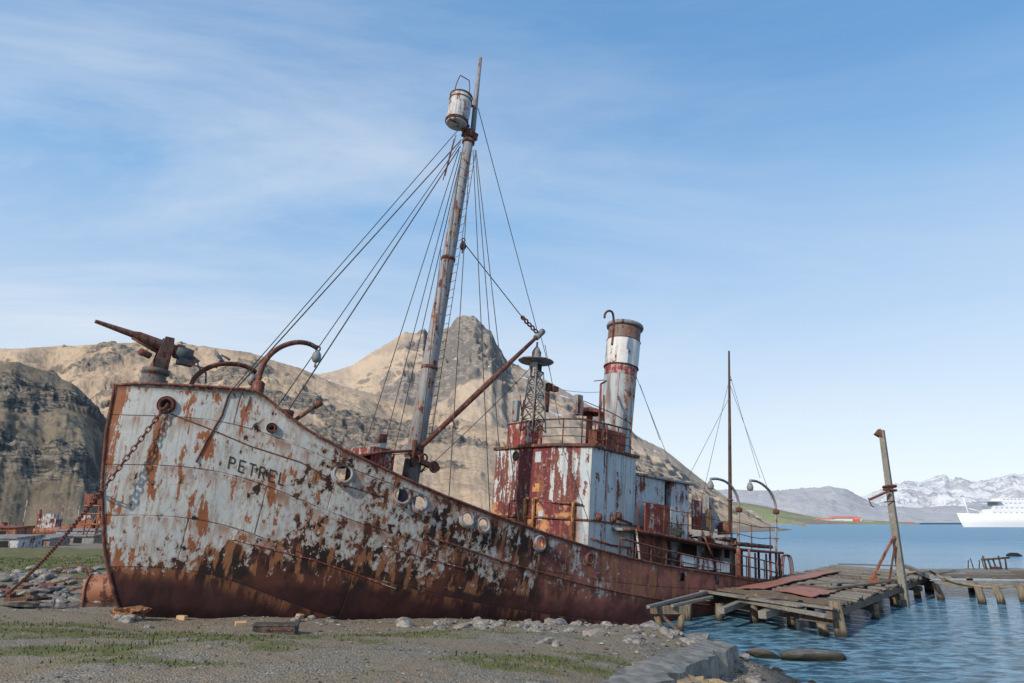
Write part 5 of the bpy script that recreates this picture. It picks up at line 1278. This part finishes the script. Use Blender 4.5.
# gantry
pg = onz(90, 543, 1.4); s_ = pg[1]/706
gn = empty('steel_gantry', tuple(pg)); tag(gn, 'red rusted steel gantry frame with a tank on top left of the bow', 'gantry')
mb = MB()
for x in (-8, 4, 14):
    for y in (0, 2.5): mb.tube([(x*s_, y, 0), (x*s_, y, 36*s_)], .09, 5)
for h_ in (18, 28, 36): mb.tube([(-12*s_, 0, h_*s_), (16*s_, 0, h_*s_)], .10, 5); mb.tube([(-12*s_, 2.5, h_*s_), (16*s_, 2.5, h_*s_)], .10, 5)
mb.tube([(-8*s_, 0, 2*s_), (4*s_, 0, 28*s_)], .07, 5); mb.tube([(14*s_, 0, 2*s_), (4*s_, 0, 28*s_)], .07, 5); build_each(mb, 'frame_member', M['orange'], gn)
MB().box((-9*s_, 1.2, 42*s_), (9*s_, 2, 11*s_)).build('head_tank', M['red'], gn); MB().box((6*s_, 1.2, 40*s_), (14*s_, 1.6, 5*s_)).build('conveyor', M['rustdk'], gn); MB().lathe((6*s_, 1, 20*s_), (1, 0, 0), [(.01, -6*s_), (3*s_, -6*s_), (3*s_, 6*s_), (.01, 6*s_)], 14).build('drum', M['yellow'], gn)
# wrecked sealing vessels
def wreck(u0, u1, vb, D_est, label, mats, flip=1):
    a = ond(u0, vb, D_est); b = ond(u1, vb, D_est); Lw = b[0]-a[0]; e = empty('derelict_boat', ((a[0]+b[0])/2, D_est, gh((a[0]+b[0])/2, D_est)-.2)); tag(e, label, 'boat', 'derelict boats by the hill')
    hl = Lw/2; hh_ = Lw*.13; P = []
    for i in range(21):
        t_ = i/20; x = -hl+Lw*t_; bw = Lw*.13*(1-abs(2*t_-1)**3)**.6; z1 = hh_*(1+.5*(2*t_-1)**2)
        P.append([(x, -bw*.5, 0), (x, -bw*.9, z1*.5), (x, -bw, z1), (x, bw, z1), (x, bw*.9, z1*.5), (x, bw*.5, 0)])
    mb = MB(); mb.sheet(P); mb.build('hull', mats[0], e)
    w_ = MB(); w_.box((flip*hl*.25, 0, hh_*1.5), (hl*.5, Lw*.16, hh_*1.1)); w_.build('cabin', mats[1], e); w_ = MB(); w_.box((flip*hl*.25, 0, hh_*2.2), (hl*.3, Lw*.12, hh_*.7)); w_.build('wheelhouse', mats[2], e)
    MB().tube([(flip*hl*-.05, 0, hh_*1), (flip*hl*-.1, 0, hh_*3.0)], Lw*.028, 10).build('funnel', mats[3], e)
    build_each(MB().tube([(-flip*hl*.5, 0, hh_), (-flip*hl*.5, 0, hh_*4)], Lw*.008, 5).tube([(flip*hl*.55, 0, hh_*1.5), (flip*hl*.55, 0, hh_*3.6)], Lw*.008, 5), 'mast', M['white'], e)
    return e
def wr(label, u0, u1, vb, D, m, f): wreck(u0, u1, vb, D, label, m, f)
wr('long orange rusted boat with white cabin below the dark hillside', 5, 76, 527, 105, (M['orange'], M['white'], M['white2'], M['redwhite']), 1)
wr('smaller orange derelict boat partly hidden behind the gantry', 62, 128, 526, 112, (M['orange'], M['orange'], M['white'], M['red']), -1)
wr('low orange hulk at the far left below the cliff', -30, 20, 528, 98, (M['orange'], M['red'], M['orange'], M['rust']), 1)
for k, (u0, u1, v, hh_, D, mt) in enumerate([(-20, 30, 545, .9, 62, 'white2'), (25, 60, 541, .7, 68, 'grey'), (50, 102, 537, .8, 78, 'grey'), (64, 104, 530, 1.2, 92, 'white2'), (-20, 24, 534, 1.6, 88, 'orange')]):
    a, b = ond(u0, v, D), ond(u1, v, D); e = empty('low_shed', ((a[0]+b[0])/2, D, gh((a[0]+b[0])/2, D)-.1)); w_ = b[0]-a[0]
    MB().box((0, 0, hh_/2), (w_, 3, hh_)).build('wall', M[mt], e); MB().prism([(-w_/2-.1, -1.7), (w_/2+.1, -1.7), (w_/2+.1, 1.7), (-w_/2-.1, 1.7)], hh_+.01, [hh_+.12, hh_+.12, hh_+.3, hh_+.3]).build('roof', M['grey'] if mt != 'orange' else M['red'], e)
    MB().box((w_*.2, -1.51, hh_*.45), (.9, .03, hh_*.7)).build('opening', M['black'], e)
    tag(e, ['long pale low shed at the far left behind the grass', 'short grey low shed right of the pale one', 'grey flat roofed shed behind the grass near the bow', 'pale shed beside the gantry legs', 'orange low shed at far left behind the others'][k], 'shed')

# ------------------------------------------------------------------ RIGHT background
def house(u, vb, wpx, hpx, D, wallm, roofm, label, dpt=.6):
    a = ond(u, vb, D); k = D/706; w_ = wpx*k; h_ = hpx*k; e = empty('shore_building', (a[0], D, max(a[2], 0))); tag(e, label, 'building')
    dp = w_*dpt; MB().box((0, 0, h_*.36), (w_, dp, h_*.72)).build('wall', wallm, e)
    mb = MB(); mb.add([(-w_*.53, -dp*.55, h_*.73), (w_*.53, -dp*.55, h_*.73), (w_*.53, dp*.55, h_*.73), (-w_*.53, dp*.55, h_*.73), (-w_*.5, 0, h_), (w_*.5, 0, h_)], [(0, 1, 5, 4), (2, 3, 4, 5), (0, 4, 3), (1, 2, 5), (3, 2, 1, 0)]); mb.build('roof', roofm, e)
pr = plain('red_roof_sheet', (.62, .20, .16)); pw_ = plain('white_wall', (.68, .68, .66)); prd = plain('red_wall', (.55, .14, .12)); pgr = plain('grey_wall', (.35, .35, .36))
for a in [(783, 521.5, 8, 3, 1330, pw_, pgr, 'small white building leftmost on the far shore'), (812, 523, 10, 4, 1300, prd, pr, 'red building at the left of the far shore group'), (825, 523, 14, 5, 1310, pw_, pr, 'white building with red roof left of the long one'), (845, 523, 26, 6.5, 1330, pw_, pr, 'longest white building with a red roof on the far shore'),
          (838, 524, 12, 3.5, 1260, pw_, pgr, 'white low building with grey roof at the water edge'), (857, 523.5, 6, 5.5, 1290, prd, pr, 'tall dark red building right of the long one'), (868, 523.5, 8, 4.5, 1300, pgr, pgr, 'grey building rightmost of the far shore group'), (909, 524, 7, 2, 1300, prd, pr, 'tiny red hut far out on the point')]: house(*a)
# cruise ship
cs = empty('cruise_ship', tuple(ond(1045, 527.0, 520)*[1, 1, 0])); tag(cs, 'white expedition cruise ship anchored in the bay at right edge', 'ship')
k = 520/706.; pwh = plain('ship_white', (.80, .80, .80), .5, .03, 1, 0); 
P = []; Lc = 172*k; 
for i in range(33):
    t_ = i/32; x = -86*k+Lc*t_; bw = 8.5*(1-(1-min(1, t_*3.2))**2)**.6 if t_ > 0 else .01; bw = max(bw, .05); top_ = (11.5+2.2*max(0, 1-t_*4))*k; fl = 2.5*k*max(0, 1-t_*5)
    P.append([(x+5.5*k*(1-t_*2 if t_ < .5 else 0), -bw*.75, -1), (x+3*k*max(0, 1-t_*4), -bw*.85, 4*k), (x, -bw, top_), (x, bw, top_), (x+3*k*max(0, 1-t_*4), bw*.85, 4*k), (x+5.5*k*(1-t_*2 if t_ < .5 else 0), bw*.75, -1)])
MB().sheet(P).build('hull', pwh, cs)
x0 = -86*k
for j, (a, b, z0, z1) in enumerate([(29, 170, 11, 16), (32, 165, 16, 20.5), (38, 160, 20.5, 25), (42, 140, 25, 28)]):
    lv = MB().box((x0+(a+b)/2*k, 0, (z0+z1)/2*k), ((b-a)*k, 14-j, (z1-z0)*k-.05)).build('deck_level', pwh, cs)
    mb = MB()
    for q_ in range(26): mb.box((x0+(a+3+(b-a-6)*q_/25)*k, -(14-j)/2-.03, (z0+z1)/2*k+.2), (1.3, .04, .6))
    mb.build('window_row', plain('ship_glass', (.33, .36, .40), .3, .1, 1, 0) if j == 0 else bpy.data.materials['ship_glass'], lv)
MB().tube([(x0+12*k, 0, 12*k), (x0+9*k, 0, 29*k)], .45, 8).tube([(x0+13*k, 0, 18*k), (x0+25*k, 0, 15*k)], .3, 6).build('mast', pwh, cs); MB().box((x0+32*k, -1, 24.5*k), (15*k, 16, .8*k)).build('bridge_wing', plain('wing_grey', (.38, .40, .43)), cs)
MB().prism([(x0+80*k, -3), (x0+100*k, -3), (x0+100*k, 3), (x0+80*k, 3)], 28*k, 42*k).build('funnel', pwh, cs)

# ------------------------------------------------------------------ light, sky, camera
SUN_AZ = (-.68, -.73); SUN_EL = math.radians(32)
sd3 = mathutils.Vector((SUN_AZ[0]*math.cos(SUN_EL), SUN_AZ[1]*math.cos(SUN_EL), math.sin(SUN_EL))).normalized()
sun = bpy.data.lights.new('sun', 'SUN'); sun.energy = 3.9; sun.angle = math.radians(1.2); sun.color = (1, .90, .76)
so = bpy.data.objects.new('sun', sun); COL.objects.link(so); so.rotation_euler = sd3.to_track_quat('Z', 'Y').to_euler()
wd_ = bpy.data.worlds.new('World'); scene.world = wd_; wd_.use_nodes = True; nt = wd_.node_tree; nt.nodes.clear()
ow = nt.nodes.new('ShaderNodeOutputWorld'); bg = nt.nodes.new('ShaderNodeBackground'); sky = nt.nodes.new('ShaderNodeTexSky')
sky.sky_type = 'NISHITA'; sky.sun_disc = False; sky.sun_elevation = SUN_EL; sky.sun_rotation = math.atan2(sd3.x, sd3.y); sky.altitude = 0; sky.air_density = 1.0; sky.dust_density = .4; sky.ozone_density = 2.0
def wn(t, **k):
    n = nt.nodes.new(t)
    return n
tcn = wn('ShaderNodeTexCoord'); sp = wn('ShaderNodeSeparateXYZ'); nt.links.new(tcn.outputs['Generated'], sp.inputs[0])
def wm(op, a, b, clamp=False):
    n = wn('ShaderNodeMath'); n.operation = op; n.use_clamp = clamp
    for i, v in enumerate((a, b)):
        if isinstance(v, (int, float)): n.inputs[i].default_value = v
        else: nt.links.new(v, n.inputs[i])
    return n.outputs[0]
zz = wm('ADD', wm('MAXIMUM', sp.outputs[2], 0.0), .12); cx2 = wm('DIVIDE', sp.outputs[0], zz); cy2 = wm('DIVIDE', sp.outputs[1], zz)
cb = wn('ShaderNodeCombineXYZ'); nt.links.new(cx2, cb.inputs[0]); nt.links.new(cy2, cb.inputs[1])
mp = wn('ShaderNodeMapping'); nt.links.new(cb.outputs[0], mp.inputs[0]); mp.inputs['Rotation'].default_value = (0, 0, -1.1); mp.inputs['Scale'].default_value = (.55, 1.3, 1)
nz = wn('ShaderNodeTexNoise'); nt.links.new(mp.outputs[0], nz.inputs[0]); nz.inputs['Scale'].default_value = .75; nz.inputs['Detail'].default_value = 9; nz.inputs['Roughness'].default_value = .62; nz.inputs['Distortion'].default_value = .6
mr = wn('ShaderNodeMapRange'); nt.links.new(nz.outputs[0], mr.inputs[0]); mr.inputs[1].default_value = .40; mr.inputs[2].default_value = .68; mr.inputs[3].default_value = 0.05; mr.inputs[4].default_value = .80
hzr = wn('ShaderNodeMapRange'); nt.links.new(sp.outputs[2], hzr.inputs[0]); hzr.inputs[1].default_value = 0; hzr.inputs[2].default_value = .40; hzr.inputs[3].default_value = 0.0; hzr.inputs[4].default_value = 0.0; hzr.interpolation_type = 'SMOOTHSTEP'
lf = wn('ShaderNodeMapRange'); nt.links.new(sp.outputs[0], lf.inputs[0]); lf.inputs[1].default_value = .5; lf.inputs[2].default_value = -.6; lf.inputs[3].default_value = .22; lf.inputs[4].default_value = 1.0
cf = wm('MULTIPLY', mr.outputs[0], lf.outputs[0]); cf = wm('MAXIMUM', cf, hzr.outputs[0])
cf2 = wm('ADD', wm('MULTIPLY', hzr.outputs[0], .75), wm('MULTIPLY', mr.outputs[0], lf.outputs[0]), True)
mx = wn('ShaderNodeMix'); mx.data_type = 'RGBA'; nt.links.new(cf2, mx.inputs[0])
SK = .15
bc = wn('ShaderNodeMix'); bc.data_type = 'RGBA'; bc.blend_type = 'MULTIPLY'; bc.inputs[0].default_value = 1; nt.links.new(sky.outputs[0], bc.inputs[6]); bc.inputs[7].default_value = (1.0, 1.1, 1.1, 1)
rp_ = wn('ShaderNodeValToRGB'); nt.links.new(sp.outputs[2], rp_.inputs[0]); cr_ = rp_.color_ramp
while len(cr_.elements) > 1: cr_.elements.remove(cr_.elements[-1])
cr_.elements[0].position = 0; cr_.elements[0].color = (.86, .90, .95, 1)
for p_, c_ in [(.10, (.78, .85, .94)), (.255, (.54, .70, .91)), (.43, (.27, .51, .84)), (.55, (.155, .38, .73)), (1.0, (.08, .25, .54))]:
    e_ = cr_.elements.new(p_); e_.color = (*c_, 1)
sc_ = wn('ShaderNodeMix'); sc_.data_type = 'RGBA'; sc_.blend_type = 'MULTIPLY'; sc_.inputs[0].default_value = 1; nt.links.new(rp_.outputs[0], sc_.inputs[6]); sc_.inputs[7].default_value = (1/SK, 1/SK, 1/SK, 1); sc_.clamp_result = False
bm_ = wn('ShaderNodeMix'); bm_.data_type = 'RGBA'; bm_.inputs[0].default_value = .82; nt.links.new(bc.outputs[2], bm_.inputs[6]); nt.links.new(sc_.outputs[2], bm_.inputs[7])
nt.links.new(bm_.outputs[2], mx.inputs[6]); mx.inputs[7].default_value = (.82/SK, .87/SK, .92/SK, 1)
nt.links.new(mx.outputs[2], bg.inputs[0]); bg.inputs[1].default_value = SK; nt.links.new(bg.outputs[0], ow.inputs[0])
cam = bpy.data.cameras.new('camera'); cam.sensor_width = 36; cam.lens = 36*F/1024; cam.clip_end = 60000; cam.clip_start = .1
cobj = bpy.data.objects.new('camera', cam); COL.objects.link(cobj); cobj.location = (0, 0, H); cobj.rotation_euler = (PI/2+TH, 0, 0); scene.camera = cobj
scene.view_settings.view_transform = 'Standard'; scene.view_settings.look = 'None'; scene.view_settings.exposure = 0
scene.cycles.use_denoising = True
